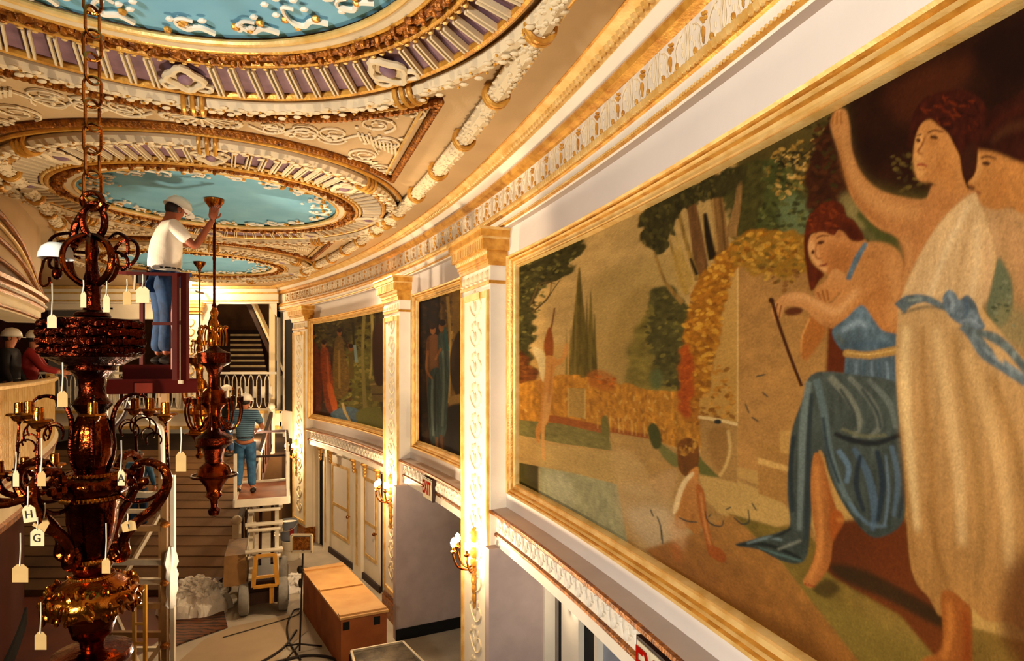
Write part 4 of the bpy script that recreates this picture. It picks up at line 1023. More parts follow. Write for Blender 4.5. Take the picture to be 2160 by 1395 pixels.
# bodice, strap, belt
S([(1827,513),(1808,545),(1789,590)], (9,12,10), '5c6a74', 1, tex=.1)
P([(1755,698),(1785,672),(1817,644),(1840,670),(1862,697),(1896,708),(1898,735),(1850,748),(1800,742),(1772,735)], '61727e', 1.1, tex=.12, tsc=(2,3), col2='47565f'); S([(1775,700),(1810,680),(1830,690)], (8,12,8), '93a4b2', 3, alpha=.7); S([(1800,730),(1840,725),(1880,730)], (6,8,6), '44576a', 3, alpha=.7); S([(1765,705),(1780,725)], (6,8), '5a5a40', 2, alpha=.6)
P([(1784,738),(1830,742),(1896,730),(1898,746),(1835,758),(1784,754)], 'a47f46', 1); S([(1786,744),(1835,748),(1895,737)], (2,2), 'c8a668', .8)
P([(1783,754),(1835,758),(1897,748),(1906,830),(1880,860),(1780,800)], '4f5d66', 1.2, curve=False, tex=.12, tsc=(1,6))
for k in range(7): S([(1790+k*16,762),(1788+k*17,800),(1786+k*19,835)], (4,6,4), ['40525f','7a8b98'][k % 2], 1.5, alpha=.65)
# skirt
sk = [(1698,830),(1704,800),(1722,786),(1750,784),(1800,790),(1890,806),(1908,850),(1914,1000),(1908,1090),(1880,1125),(1838,1133),(1800,1095),(1768,1045),(1748,1000),(1737,960),(1726,955),(1716,1030),(1710,1110),(1702,1172),(1680,1190),(1640,1180),(1600,1160),(1550,1150),(1590,1138),(1645,1122),(1666,1108),(1661,1040),(1664,970),(1672,900)]
P(sk, '4a514c', 1.1, tex=.1, tsc=(2,7), col2='3a423e')
folds = ((((1706,805),(1694,900),(1690,1000),(1686,1120)), (14,16,14,10), '6f7b79', .7), (((1674,920),(1668,1000),(1672,1080)), (8,10,8), '2b3539', .8), (((1712,830),(1706,930),(1704,1040),(1700,1140)), (8,10,10,8), '2c373b', .7), (((1722,800),(1738,870),(1750,950),(1776,1030),(1810,1090)), (16,16,14,12,8), '5f6e70', .75), (((1736,880),(1746,950),(1770,1020)), (6,7,6), '28343a', .7), (((1750,795),(1790,840),(1812,890),(1800,925)), (14,18,14,8), '7c7d70', .65), (((1790,795),(1840,850),(1855,900),(1830,925)), (10,14,12,8), '74786f', .6), (((1830,800),(1875,850),(1890,905)), (10,14,10), '6a716c', .6), (((1772,820),(1800,870),(1806,910)), (6,8,6), '343d3c', .7), (((1818,820),(1850,870),(1858,905)), (6,8,6), '363f3e', .7), (((1760,915),(1800,930),(1850,935),(1905,915)), (8,12,12,8), '26292a', .85), (((1775,905),(1820,920),(1870,918)), (6,8,6), '6b6a52', .7), (((1768,950),(1790,985),(1785,1020)), (12,12,8), '62788c', .7), (((1800,945),(1830,1000),(1845,1070),(1840,1120)), (10,16,18,10), '506478', .6), (((1850,950),(1862,1020),(1852,1100)), (10,14,10), '28343e', .8), (((1880,940),(1894,1010),(1885,1090)), (10,12,8), '596c7e', .6), (((1815,960),(1806,1020),(1822,1080)), (8,12,8), '252f38', .75), (((1868,960),(1874,1040),(1866,1110)), (4,6,5), '6a7e90', .6), (((1905,950),(1908,1020),(1896,1095)), (8,10,6), '2a343c', .7), (((1790,1060),(1830,1105),(1870,1110)), (6,8,6), '5d7284', .6), (((1556,1150),(1610,1148),(1660,1165),(1690,1180)), (3,8,8,6), '1f2624', .8), (((1575,1147),(1620,1135),(1650,1140)), (3,7,5), '6b7c80', .8), (((1620,1138),(1652,1125),(1668,1115)), (3,6,5), '1e2220', .8), (((1640,1160),(1665,1150),(1690,1140)), (4,6,5), '7c8076', .7), (((1600,1156),(1650,1172),(1690,1184)), (3,5,4), '55706e', .6))
for pts, w, cl, a_ in folds: S(pts, w, cl, 1.3, alpha=min(1, a_*1.2))
# her leg and the shadow it casts
P([(1716,962),(1728,958),(1740,985),(1752,1040),(1766,1080),(1762,1115),(1756,1150),(1752,1185),(1742,1208),(1728,1228),(1716,1240),(1702,1238),(1694,1226),(1706,1205),(1718,1175),(1722,1140),(1714,1090),(1710,1020)], 'b0743c', 1, col2='905626', axis=(1,0), tex=.03)
S([(1722,980),(1726,1050),(1732,1120),(1726,1180),(1708,1222)], (8,10,10,8,8), 'd08e4a', 3, alpha=.6); S([(1746,1010),(1756,1070),(1750,1120)], (6,9,6), '8a481a', 3, alpha=.7); P([(1752,1085),(1772,1078),(1780,1100),(1764,1130),(1754,1140)], '9e5520', 1.5); S([(1765,1095),(1778,1100)], (8,8), 'b97838', 2)
for k in range(4): E((1699+k*6,1233+k*1.5), 3, 3, '8a3c18', 0, .8, alpha=.7)
P([(1750,1195),(1780,1192),(1850,1215),(1990,1296),(1985,1325),(1880,1270),(1780,1225)], '2f2511', 3, alpha=.85); P([(1715,1242),(1745,1222),(1770,1240),(1752,1262),(1730,1258)], '3b2c10', 2.5, alpha=.75)
# woman at the right edge
P([(2066,432),(2100,424),(2170,440),(2330,380),(2330,1400),(2150,1300),(2110,760),(2075,640),(2060,520)], 'ab855a', 2, col2='85602f', tex=.05)
S([(2090,450),(2095,540),(2080,620)], (16,22,16), 'c09a70', 6, alpha=.6); S([(2120,450),(2150,540),(2170,640)], (20,26,20), 'b98c60', 7, alpha=.6)
P([(2104,545),(2120,560),(2136,600),(2134,660),(2110,690),(2080,660),(2088,610)], '62654c', 2); P([(2110,640),(2160,660),(2240,760),(2160,740),(2100,700)], '7c7450', 5, alpha=.7); dabs([(2090,600),(2130,580),(2140,690),(2090,680)], 14, ['4a4e38','7a7a60','39402c'], (4,7))
P([(2064,306),(2058,338),(2052,362),(2042,386),(2046,393),(2055,396),(2055,404),(2064,408),(2060,418),(2068,432),(2100,442),(2135,438),(2170,450),(2330,420),(2330,240),(2120,250)], 'ac763f', 1.3, tex=.03); P([(2062,320),(2060,350),(2048,384),(2060,380),(2072,350)], 'c8935a', 2.5, alpha=.7); S([(2100,370),(2110,400),(2095,430)], (22,26,16), '986030', 8, alpha=.5)
P([(2060,312),(2064,272),(2095,228),(2140,204),(2330,110),(2330,360),(2220,350),(2160,345),(2120,330),(2098,322),(2080,318)], '35150a', 1.8, tex=.12, tsc=(3,None)); S([(2090,300),(2130,270),(2180,260)], (6,10,8), '5a3a20', 4, alpha=.6); S([(2075,290),(2110,250),(2160,230)], (6,8,6), '4c1c0c', 3, alpha=.7)
E((2080,345), 9, 4.5, '40220e', 5, 1); S([(2068,334),(2084,330),(2102,336)], (3,5,3), '4a2a12', 1); S([(2046,392),(2056,396)], (4,4), '7c4422', 1); S([(2058,404),(2068,408)], (4,4), '82402a', 1)
# standing woman: raised arm, neck, shoulder
P([(1752,268),(1758,240),(1768,230),(1784,233),(1792,262),(1798,320),(1820,370),(1858,402),(1905,416),(1950,420),(1962,400),(1975,390),(2050,400),(2062,420),(2050,480),(1980,560),(1930,640),(1900,650),(1900,590),(1908,550),(1895,505),(1850,480),(1815,445),(1790,400),(1772,330)], 'b27d48', 1.4, col2='a77040', tex=.03)
S([(1775,270),(1788,340),(1820,400),(1880,440),(1940,450)], (10,14,18,26,24), 'c6935a', 6, alpha=.6); S([(1768,290),(1784,370),(1815,430),(1870,480)], (5,7,8,6), '8c5728', 3, alpha=.7); S([(1905,500),(1916,550),(1902,620)], (14,18,14), 'c2905a', 6, alpha=.5); S([(1895,505),(1910,545),(1900,590)], (4,4,3), '8f5c2c', 2, alpha=.7)
for k in range(3): S([(1758+k*8,236),(1756+k*9,262)], (3,3), '8a5222', .9, alpha=.8)
S([(1965,405),(1985,430),(2030,445)], (8,14,12), '96622f', 6, alpha=.6)
P([(1961,250),(1938,268),(1931,288),(1928,312),(1926,330),(1928,350),(1934,374),(1944,384),(1966,386),(1990,400),(2040,410),(2030,370),(2028,340),(2015,310),(1998,278)], 'b37c45', 1.2, tex=.03)
P([(1936,280),(1930,312),(1928,350),(1936,374),(1950,368),(1946,330),(1950,290)], 'cd985c', 2.5, alpha=.75); S([(1990,330),(1980,360),(1958,384)], (20,20,12), '8f5a29', 6, alpha=.6); S([(2010,345),(2000,385),(2020,405)], (16,20,14), '9a6430', 7, alpha=.5)
P([(1917,305),(1924,248),(1940,218),(1965,200),(2025,188),(2070,211),(2081,241),(2070,276),(2064,306),(2058,362),(2040,380),(2028,352),(2025,326),(2014,306),(1998,280),(1978,264),(1961,252),(1942,262),(1931,288),(1924,306)], '3c160a', 1.4, tex=.12, tsc=(2,None)); dabs([(1935,225),(1970,203),(2060,215),(2070,270),(2010,290),(1970,255)], 34, ['561e0c','2a0e06','66280f'], (6,13), ang=25, asp=.25); P([(2028,330),(2056,300),(2056,360),(2040,378)], '3a1c0e', 2)
E((1970,290), 9, 4, '3c1c0c', 8, .9); S([(1957,280),(1972,275),(1990,279)], (3,4,3), '4a2410', .9); E((1937,296), 5, 4.5, '4a2812', 15, .9); S([(1932,287),(1944,283)], (3,3), '5c3216', .9)
S([(1952,288),(1944,308),(1936,320),(1946,326)], (4,5,5,4), '8e5628', 1.2); S([(1934,349),(1944,347),(1956,351)], (4,6,3), '93452a', .9); S([(1938,358),(1950,358)], (3,3), '8a5226', 1, alpha=.7); E((1968,300), 12, 5, '9a622e', 5, 3, alpha=.6)
# dress
dress = [(2052,408),(2066,430),(2080,460),(2100,545),(2085,610),(2072,650),(2110,700),(2165,760),(2330,900),(2330,1500),(2160,1330),(2080,1310),(2040,1270),(2010,1250),(1985,1300),(1960,1262),(1922,1200),(1908,1000),(1896,880),(1889,760),(1893,680),(1897,640),(1920,580),(1950,520),(1995,455)]
P(dress, 'bf9d6e', 1.4, tex=.05, tsc=(2,14), col2='a0723a')
P([(2052,412),(2075,460),(2095,545),(2070,650),(1990,640),(1905,640),(1950,525),(2000,455)], 'c7a67a', 3, alpha=.8, tex=.04, tsc=(1.5,8))
for pts, w, cl, a_ in ((((2045,430),(2000,520),(1960,630)), (6,10,10), 'dcc49c', .6), (((2050,450),(2030,540),(2015,630)), (8,10,8), 'a07c50', .5), (((2060,470),(2060,560),(2045,640)), (8,12,8), 'd6bd96', .5), (((1980,490),(1945,570),(1925,630)), (6,8,8), 'a9865a', .5), (((2080,500),(2085,570),(2075,630)), (8,8,6), 'a87f5c', .6)): S(pts, w, cl, 3.5, alpha=a_)
for pts, w, cl, a_ in ((((1912,690),(1908,800),(1918,950),(1935,1120)), (16,22,22,14), 'd8bb88', .6), (((1945,690),(1950,820),(1965,980),(1975,1150),(1985,1260)), (12,14,16,14,8), '946a38', .5), (((1975,690),(1995,820),(2020,980),(2030,1150)), (18,26,26,18), 'cfae7c', .55), (((2010,700),(2040,860),(2065,1020),(2075,1200)), (12,16,18,14), '96703e', .5), (((2040,740),(2085,880),(2120,1040),(2130,1200)), (18,26,28,20), 'caa672', .55), (((2090,790),(2140,930),(2170,1080)), (14,18,18), '8f6836', .5), (((1900,900),(1912,1040),(1928,1180)), (6,8,8), '8a6232', .6), (((1955,1050),(1975,1160),(2000,1240)), (6,8,6), '7c5426', .6)): S(pts, w, cl, 4, alpha=min(1, a_*1.25))
P([(2140,1180),(2240,1160),(2330,1250),(2330,1500),(2180,1440),(2110,1330),(2120,1240)], '5c3214', 9, alpha=.8)
# blue sash
S([(1897,652),(1915,636),(1950,630),(1985,645),(2010,652)], (30,26,16,14,16), '5e676a', 1.1, tex=.12, tsc=(2,2)); S([(1915,634),(1945,630)], (5,6), '9aa090', 1.5, alpha=.6); S([(1900,662),(1950,648),(1990,650)], (5,6,5), '4c4c44', 1.5, alpha=.7)
P([(1988,632),(2000,612),(2014,618),(2024,632),(2040,622),(2058,640),(2066,665),(2078,690),(2060,700),(2040,690),(2018,680),(2000,664)], '66727a', 1.1, tex=.14, tsc=(2,2)); S([(2002,620),(2010,640),(2006,658)], (6,9,6), '98a4ac', 1.8, alpha=.7); S([(2034,630),(2040,650),(2036,668)], (8,10,6), '4d5d6e', 1.6, alpha=.7); S([(2024,680),(2050,676),(2068,690)], (5,6,5), '8e96a0', 1.5, alpha=.7)
S([(2030,685),(2055,710),(2080,745),(2120,775),(2200,830)], (20,26,30,24,20), '666f72', 1.3, tex=.14, tsc=(2,3)); S([(2060,700),(2100,715),(2140,750),(2220,860)], (14,22,18,14), '626a68', 1.4, tex=.14); S([(2075,735),(2110,762),(2160,790)], (4,6,5), '9aa2a4', 1.8, alpha=.6); S([(2060,722),(2085,755),(2130,785)], (4,5,4), '4a5660', 1.6, alpha=.6); P([(2095,735),(2110,742),(2118,765),(2104,758)], 'b59468', 1.5)
# standing woman's legs
P([(1985,1256),(2010,1248),(2034,1268),(2050,1290),(2052,1400),(2060,1520),(1890,1520),(1940,1400),(1975,1380),(1990,1350)], 'ac6c32', 1.6, col2='864a1c', axis=(1,0)); S([(2000,1270),(2005,1330),(1990,1390)], (10,12,12), 'cc8640', 4, alpha=.6); S([(2035,1290),(2040,1350),(2035,1420)], (10,12,12), '80360f', 4, alpha=.7)
c.finish(o3)
frame(o3, .2035, .3625, -1.287, 1.083, .125, .14, [M['gold'], M['goldl'], M['goldl']])

# --- the narrow tall mural between the pilasters
o2 = thing('mural', 'narrow dark mural of two figures, gold framed, between two pilasters', 'painting', wp(-.1, .44, -1.2), 0, 'framed murals on the long wall')
c = Canvas(866, 990, Z0-.03, Z1+.03, 170, 400, '24140a', -.10); P, S, E = c.paint, c.stroke, c.ell
P([(930,620),(1000,590),(1000,990),(950,990),(940,800)], '6e5128', 3, tex=.2, tsc=(3,None), rag=3)
dabs([(940,640),(985,610),(985,760),(945,780)], 90, ['9a7638','6d4f22','4a3616','b08c48'], (3,6)); dabs([(868,640),(935,625),(930,930),(868,940)], 90, ['1c0f08','33200e','3e2a12'], (4,8))
S([(944,625),(950,740),(946,850)], (7,5,7), 'a4854a', 1.2); S([(962,610),(966,720)], (16,20), '8c6c36', 2, alpha=.8); P([(950,745),(972,700),(986,820),(970,845),(952,805)], '3a2712', 2)
P([(946,838),(990,826),(990,862),(950,866)], '8f7040', 1.2, curve=False); P([(930,872),(990,862),(990,990),(926,985)], '21140a', 3); P([(905,900),(935,905),(930,990),(880,985)], '3a2210', 4)
P([(900,720),(908,708),(920,706),(926,718),(928,760),(924,830),(926,905),(906,910),(902,850),(898,780)], '6c4422', 1.2, col2='54402c'); P([(905,790),(928,780),(932,850),(926,925),(908,930),(903,860)], '33403e', 1.2, tex=.15, tsc=(1,5))
P([(924,715),(934,704),(944,720),(948,780),(944,860),(940,915),(926,915),(928,820)], '3c4a48', 1.2, tex=.15, tsc=(1,5)); S([(938,690),(941,715),(945,740)], (6,7,5), '2f5a5c', 1)
S([(912,800),(911,860),(914,920)], (4,5,5), '6c7a74', 1.2, alpha=.8); S([(934,740),(936,810),(933,900)], (4,5,5), '66736c', 1.2, alpha=.8); S([(918,790),(918,910)], (3,3), '1a2222', 1, alpha=.8)
S([(903,740),(900,780),(912,800)], (5,5,4), '8a5a30', 1); S([(930,735),(918,760)], (5,4), '8a5a30', 1)
E((913,696), 6, 10, '85552c', 0, .8); E((931,690), 6, 10, '8f5c30', 0, .8); E((912,688), 7, 7, '2e150a', 0, .9); E((933,681), 7, 7, '2c140a', 0, .9); S([(921,922),(922,985)], (6,5), '6a4826', 1); S([(930,918),(934,960)], (6,5), '5c3c20', 1)
c.finish(o2, aged=(.7,.7,.68))
frame(o2, .4085, .476, -1.287, 1.083, .125, .14, [M['gold'], M['goldl'], M['goldl']])

# --- the far mural
o1 = thing('mural', 'dim woodland mural with red and green tones, gold framed, farthest from the camera', 'painting', wp(-.1, .59, -1.2), 0, 'framed murals on the long wall')
c = Canvas(646, 824, Z0-.03, Z1+.03, 230, 400, '42341a', -.10); P, S, E = c.paint, c.stroke, c.ell
P([(646,690),(824,620),(824,780),(646,790)], '453a1a', 4, tex=.15, tsc=(4,None))
P([(646,770),(740,720),(750,860),(646,885)], '3e2510', 4, tex=.15, tsc=(4,None))
P([(735,720),(780,690),(800,910),(720,895),(700,840)], '635c28', 4, rag=4, tex=.12, tsc=(3,None))
dabs([(650,690),(820,640),(820,740),(650,740)], 170, ['5c5024','382c12','6f6230','2c230e'], (3,6)); dabs([(650,740),(735,720),(740,860),(650,865)], 110, ['54300f','3a1f0c','6a4418','2c180a'], (3,7)); dabs([(720,760),(800,740),(800,900),(710,890)], 130, ['6f6a30','83793c','4d481e','948646'], (3,7))
for pts, w, cl in ((((768,665),(765,760),(772,890)), (7,6,10), '857843'), (((784,660),(786,740),(780,800)), (6,5,4), '9a8a50'), (((797,650),(798,760),(803,810)), (9,10,9), '33230d'), (((812,650),(812,700)), (6,6), '7c6d38'), (((744,680),(748,760)), (5,4), '2f270f'), (((722,690),(716,760),(720,800)), (6,5,5), '352410')): S(pts, w, cl, 1.2)
P([(780,806),(824,800),(824,852),(786,845)], '6e5c34', 1.2, curve=False); S([(780,812),(824,806)], (3,3), '94804c', .8); S([(784,832),(824,832)], (2,2), '40300f', .8); P([(786,700),(812,690),(814,800),(790,804)], '3a200d', 2); 
# strolling figures in red and green
P([(655,735),(664,722),(672,740),(678,790),(676,866),(652,868),(652,800)], '5e2812', 1.3, tex=.12); P([(676,740),(690,735),(698,770),(710,862),(690,866),(680,810)], '7c3816', 1.3, tex=.12); P([(690,815),(700,812),(712,858),(702,866)], 'b4581e', 1.2)
P([(708,715),(722,712),(728,750),(738,790),(732,830),(708,840),(702,780)], '6b5226', 1.5, tex=.12); S([(660,750),(660,850)], (4,5), '84401e', 1.2, alpha=.8); S([(690,750),(696,840)], (4,5), 'a4562a', 1.2, alpha=.8); S([(715,740),(716,820)], (4,5), '8e713a', 1.2, alpha=.8)
for x, y in ((661,708),(683,727),(716,702),(740,735)): E((x,y), 5, 7, '86562c', 0, .8); E((x,y-5), 5, 5, '2c150a', 0, .8)
S([(748,728),(752,765)], (6,7), '7d8c8a', 1); S([(740,745),(742,800)], (9,11), '5d4c22', 1.5)
P([(698,872),(730,858),(758,868),(752,892),(712,888)], '55697a', 1.5, tex=.1); S([(722,850),(728,870),(740,892)], (5,6,4), 'b59f70', 1); P([(752,870),(800,860),(806,915),(764,905)], '6d6a30', 2.5)
c.finish(o1, aged=(.75,.75,.72))
frame(o1, .517, .664, -1.287, 1.083, .125, .14, [M['gold'], M['goldl'], M['goldl']])
# ---------------------------------------------------------------- things
def text_mesh(q, body, origin, ux, uy, height, mi=0, depth=.003, bold=.0):
    cu = bpy.data.curves.new('lettering', 'FONT'); cu.body = body; cu.size = 1; cu.extrude = 0; cu.offset = bold; cu.align_x = 'CENTER'; cu.align_y = 'CENTER'
    ob = bpy.data.objects.new('lettering', cu); COL.objects.link(ob); bpy.context.view_layer.update()
    me = bpy.data.meshes.new_from_object(ob.evaluated_get(bpy.context.evaluated_depsgraph_get()))
    ux, uy, o = Vector(ux), Vector(uy), Vector(origin); nrm = ux.cross(uy)
    q.add([o+ux*(v.co.x*height*1.35)+uy*(v.co.y*height*1.35)+nrm*depth for v in me.vertices], [tuple(p.vertices) for p in me.polygons], mi)
    bpy.data.objects.remove(ob); bpy.data.curves.remove(cu); bpy.data.meshes.remove(me)
# exit signs on the ledge
def exit_sign(th_left, wid, label):
    th0 = th_left-wid/R; tc = (th0+th_left)/2
    o = thing('exit_sign', label, 'exit sign', wp(.03, tc, -1.75), 0, 'lit exit signs on the ledge frieze')
    q = MB(); q.wbox(th0-.02/R, th_left+.02/R, -.04, .035, -1.90, -1.59, 2); q.build('housing', M['dark'], o, smooth=False)
    q = MB(); q.wbox(th0, th_left, .035, .042, -1.88, -1.61, 2); q.build('face', M['signw'], o, smooth=False)
    c0 = wp(.052, tc, -1.735); ux = (wp(.046, th0, 0)-wp(.046, th_left, 0)).normalized()
    q = MB(); text_mesh(q, 'EXIT', c0, ux*(wid/.42)*.8, (0,0,1), .19, bold=.025); q.build('lettering', M['signr'], o, smooth=False)
exit_sign(TH(894, .03), .37, 'small red lettered exit sign under the narrow mural')
exit_sign(TH(1347, .03), .42, 'red lettered exit sign on the ledge below the largest mural, cut by the bottom edge')
# sconces
def sconce(key, label):
    t0, t1 = PIL[key]; tc = (t0+t1)/2 if key != 'C' else t0+.7*(t1-t0); z = -2.02
    o = thing('wall_sconce', label, 'wall lamp', wp(.06, tc, z), 0, 'lit gilt wall sconces on the pilasters')
    q = MB()
    for k in range(6): q.ball(wp(.06, tc, z-.08-.1*k), (.05-.005*k, .04, .07), 8, 5)
    q.ball(wp(.06, tc, z+.12), (.05,.04,.09), 8, 5); q.ball(wp(.06, tc, z-.66), (.02,.02,.05), 6, 4)
    q.build('backplate', M['gold'], o)
    for sg in (-1, 0, 1):
        dx = sg*.17; dn = .3 if sg == 0 else .2
        a = MB(); a.tube(smooth_path([wp(.06, tc, z-.2), wp(.1, tc+dx*.5/R, z-.26), wp(dn*.8, tc+dx*.9/R, z-.22), wp(dn, tc+dx/R, z-.1), wp(dn, tc+dx/R, z-.03)], 5), .012, 6)
        a.lathe([(.012,-.06),(.03,-.05),(.036,-.03),(.015,-.02),(.015,.02)], wp(dn, tc+dx/R, z), 10)
        ar = a.build('arm', M['brass2'], o)
        s_ = MB(); s_.lathe([(.012,0),(.028,.02),(.034,.05),(.022,.085),(.0,.11)], wp(dn, tc+dx/R, z+.01), 12); s_.build('bulb', M['bulb'], ar)
    return wp(.34, tc, z+.03)
LIT = [sconce('B', 'lit gilt sconce on the pilaster left of the largest mural'), sconce('A', 'lit gilt sconce on the middle pilaster beside the wooden crate'), sconce('C', 'lit gilt sconce on the far corner pilaster under the balcony')]
# flood lamps clamped at the end
fl = thing('flood_lamp', 'glaring pair of flood lamps beside the red lift rail at the end wall', 'work light', at(384, 601, 15.6))
q = MB(); p = at(384, 601, 15.6); q.bar(p+Vector((.3,0,-.16)), p+Vector((.3,.47,-.16)), .04); q.bar(p+Vector((-.3,.0,-.16)), p+Vector((.35,.0,-.16)), .05); q.bar(p+Vector((0,0,-.16)), p+Vector((0,0,-1.4)), .05); q.build('bracket', M['dark'], fl)
for dx in (-.12, .16):
    q = MB(); q.ball(p+Vector((dx,-.03,0)), .085, 12, 8); q.build('lamp', M['bulbs'], fl)

# wooden crate
P8 = [Vector((-2.38,8.58,0)), Vector((-1.80,8.86,0)), Vector((-3.02,10.95,0)), Vector((-3.60,10.62,0))]
cr = thing('wooden_crate', 'long new plywood shipping crate lying by the middle pilaster', 'crate', (P8[0]+P8[1]+P8[2]+P8[3])/4)
hgt = .70
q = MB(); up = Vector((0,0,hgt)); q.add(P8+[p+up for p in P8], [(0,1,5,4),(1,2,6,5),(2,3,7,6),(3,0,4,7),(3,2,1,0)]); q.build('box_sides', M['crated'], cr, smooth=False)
q = MB(); ax = (P8[3]-P8[0]).normalized(); ay = (P8[1]-P8[0]).normalized()
lid = [P8[0]-ax*.03-ay*.02, P8[1]-ax*.03+ay*.02, P8[2]+ax*.03+ay*.02, P8[3]+ax*.03-ay*.02]
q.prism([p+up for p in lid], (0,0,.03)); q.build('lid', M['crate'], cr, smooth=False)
L_ = (P8[3]-P8[0]).length
for f_ in (.03, .5, .95):
    a = P8[0]+ax*(L_*f_)+up+Vector((0,0,.04)); q = MB(); q.bar(a-ay*.01, a+ay*((P8[1]-P8[0]).length+.01), .1, .025); q.build('batten', M['crate'], cr, smooth=False)
n_ = ay.cross(Vector((0,0,1))).normalized()
if n_.y > 0: n_ = -n_
for u, z in ((.07,.60),(.50,.60)):
    q = MB(); c0 = P8[0]+ay*u+n_*.006+Vector((0,0,z)); q.box(c0, (.09,.01,.11), Matrix.Rotation(math.atan2(ay.y, ay.x), 3, 'Z')); q.build('corner_plate', M['black'], cr, smooth=False)
q = MB(); c0 = P8[0]+ay*.3+n_*.008+Vector((0,0,.17))
for a, b_ in (((-.045,-.045),(.045,-.045)),((.045,-.045),(.045,.045)),((.045,.045),(-.045,.045)),((-.045,.045),(-.045,-.045)),((-.02,.01),(.02,.01))):
    q.bar(c0+ay*a[0]+Vector((0,0,a[1])), c0+ay*b_[0]+Vector((0,0,b_[1])), .012, .004)
q.build('stencilled_mark', M['card'], cr, smooth=False)
# glass topped frame at the bottom edge
gp = thing('glazed_frame', 'scratched dark glazed panel in a metal edge, cut by the bottom edge beside the crate', 'panel', floor_at(815, 1380, .36))
z = .42; A_ = [floor_at(741,1376,z), floor_at(849,1356,z), floor_at(893,1400,z), floor_at(760,1450,z)]
q = MB(); q.prism(A_, (0,0,-.02)); q.build('glass', mat('scratched_glass', '5a5040', .25, var=.35, scale=9, col2='1c150c'), gp, smooth=False)
q = MB()
for i in range(4): q.bar(A_[i], A_[(i+1)%4], .03, .05)
q.build('metal_edge', M['steel'], gp, smooth=False)
q = MB()
for p in A_: q.bar(p-Vector((0,0,.02)), Vector((p.x,p.y,0)), .05)
q.build('legs', M['dark'], gp, smooth=False)

# work lamp on a stand
wl = thing('work_light', 'unlit floodlight on a thin stand in front of the wooden crate', 'work light', floor_at(632, 1376))
b0 = floor_at(632, 1376); hd = b0+Vector((.05,0,1.62))
q = MB(); q.tube([b0+Vector((0,0,.02)), hd-Vector((0,0,.12))], .014, 8); q.ball(b0+Vector((.01,0,1.22)), (.05,.05,.06), 8, 6); q.ball(b0+Vector((.01,0,1.02)), (.03,.03,.07), 8, 6); q.build('pole', M['cable'], wl)
q = MB()
for a in (.5, 2.6, 4.4): q.tube([b0+Vector((0,0,.12)), b0+Vector((.32*math.cos(a), .32*math.sin(a), .015))], .013, 6)
q.build('tripod_foot', M['cable'], wl)
q = MB(); q.box(hd, (.26,.10,.2), None, taper=.9); q.build('lamp_housing', M['cable'], wl, smooth=False)
q = MB(); w_, h_ = .15, .125
for a, b_ in (((-w_,-h_),(-w_,h_)),((-w_,h_),(w_,h_)),((w_,h_),(w_,-h_)),((w_,-h_),(-w_,-h_))):
    q.bar(hd+Vector((a[0],-.055,a[1])), hd+Vector((b_[0],-.055,b_[1])), .03, .03)
q.build('pale_rim', M['cream'], wl, smooth=False)
q = MB(); q.box(hd+Vector((0,-.056,0)), (.25,.006,.19)); q.build('reflector', M['goldd'], wl, smooth=False)
# cables on the floor
def cable(pts, r, label):
    q = MB(); q.tube(smooth_path([floor_at(x, y, .02) for x, y in pts], 8), r, 6); P0 = floor_at(*pts[0])
    o = q.build('power_cable', M['cable'], None); tag(o, label, 'cable', 'black cables on the hall floor'); return o
cable([(634,1392),(610,1352),(606,1320),(618,1290),(632,1285)], .014, 'short looped black cable at the foot of the unlit floodlight')
cable([(625,1330),(600,1365),(565,1390),(540,1402)], .02, 'thick black cable running from the floodlight to the bottom edge')
cable([(575,1400),(640,1384),(690,1386),(720,1400)], .02, 'black cable curving along the bottom edge in front of the crate')
cable([(470,1345),(540,1325),(620,1300),(632,1290)], .007, 'thin cable lying across the floor paper behind the floodlight')

# buckets
def bucket(c, r, h, m_, label, lab=False):
    o = thing('bucket', label, 'bucket', c, 0)
    q = MB(); q.lathe([(r*.86,0),(r*.88,.01),(r,h-.02),(r*1.04,h-.03),(r*1.04,h),(r*.97,h),(r*.9,.03),(0,.03)], c, 24); q.build('pail', m_, o)
    q = MB(); q.tube([Vector(c)+Vector((r*1.03*math.cos(a), r*1.03*math.sin(a)*.95, h-.06-.14*abs(math.sin(a)))) for a in [PI+PI*k/12 for k in range(13)]], .006, 5); q.build('bail_handle', M['steel'], o)
    q = MB(); q.lathe([(0,h-.045),(r*.96,h-.045),(r*.96,h-.035),(0,h-.035)], c, 20); q.build('contents', M['white'], o)
    if lab:
        q = MB(); q.grid(lambda u, v: Vector(c)+Vector((r*.985*math.cos(-1.1+.5*u), r*.985*math.sin(-1.1+.5*u), .12+.16*v)), 4, 1); q.build('red_label', M['redsh'], o)
    return o
c1 = floor_at(614, 1179); bucket(c1, .19, .42, M['white'], 'white bucket under the blue grey bucket')
bucket(floor_at(590, 1166), .17, .42, M['white'], 'white bucket beside the scissor lift, left of the bucket stack')
bucket(c1+Vector((-.06,.02,.42)), .19, .42, M['bucketb'], 'blue grey bucket with red label stacked on a white one', True)
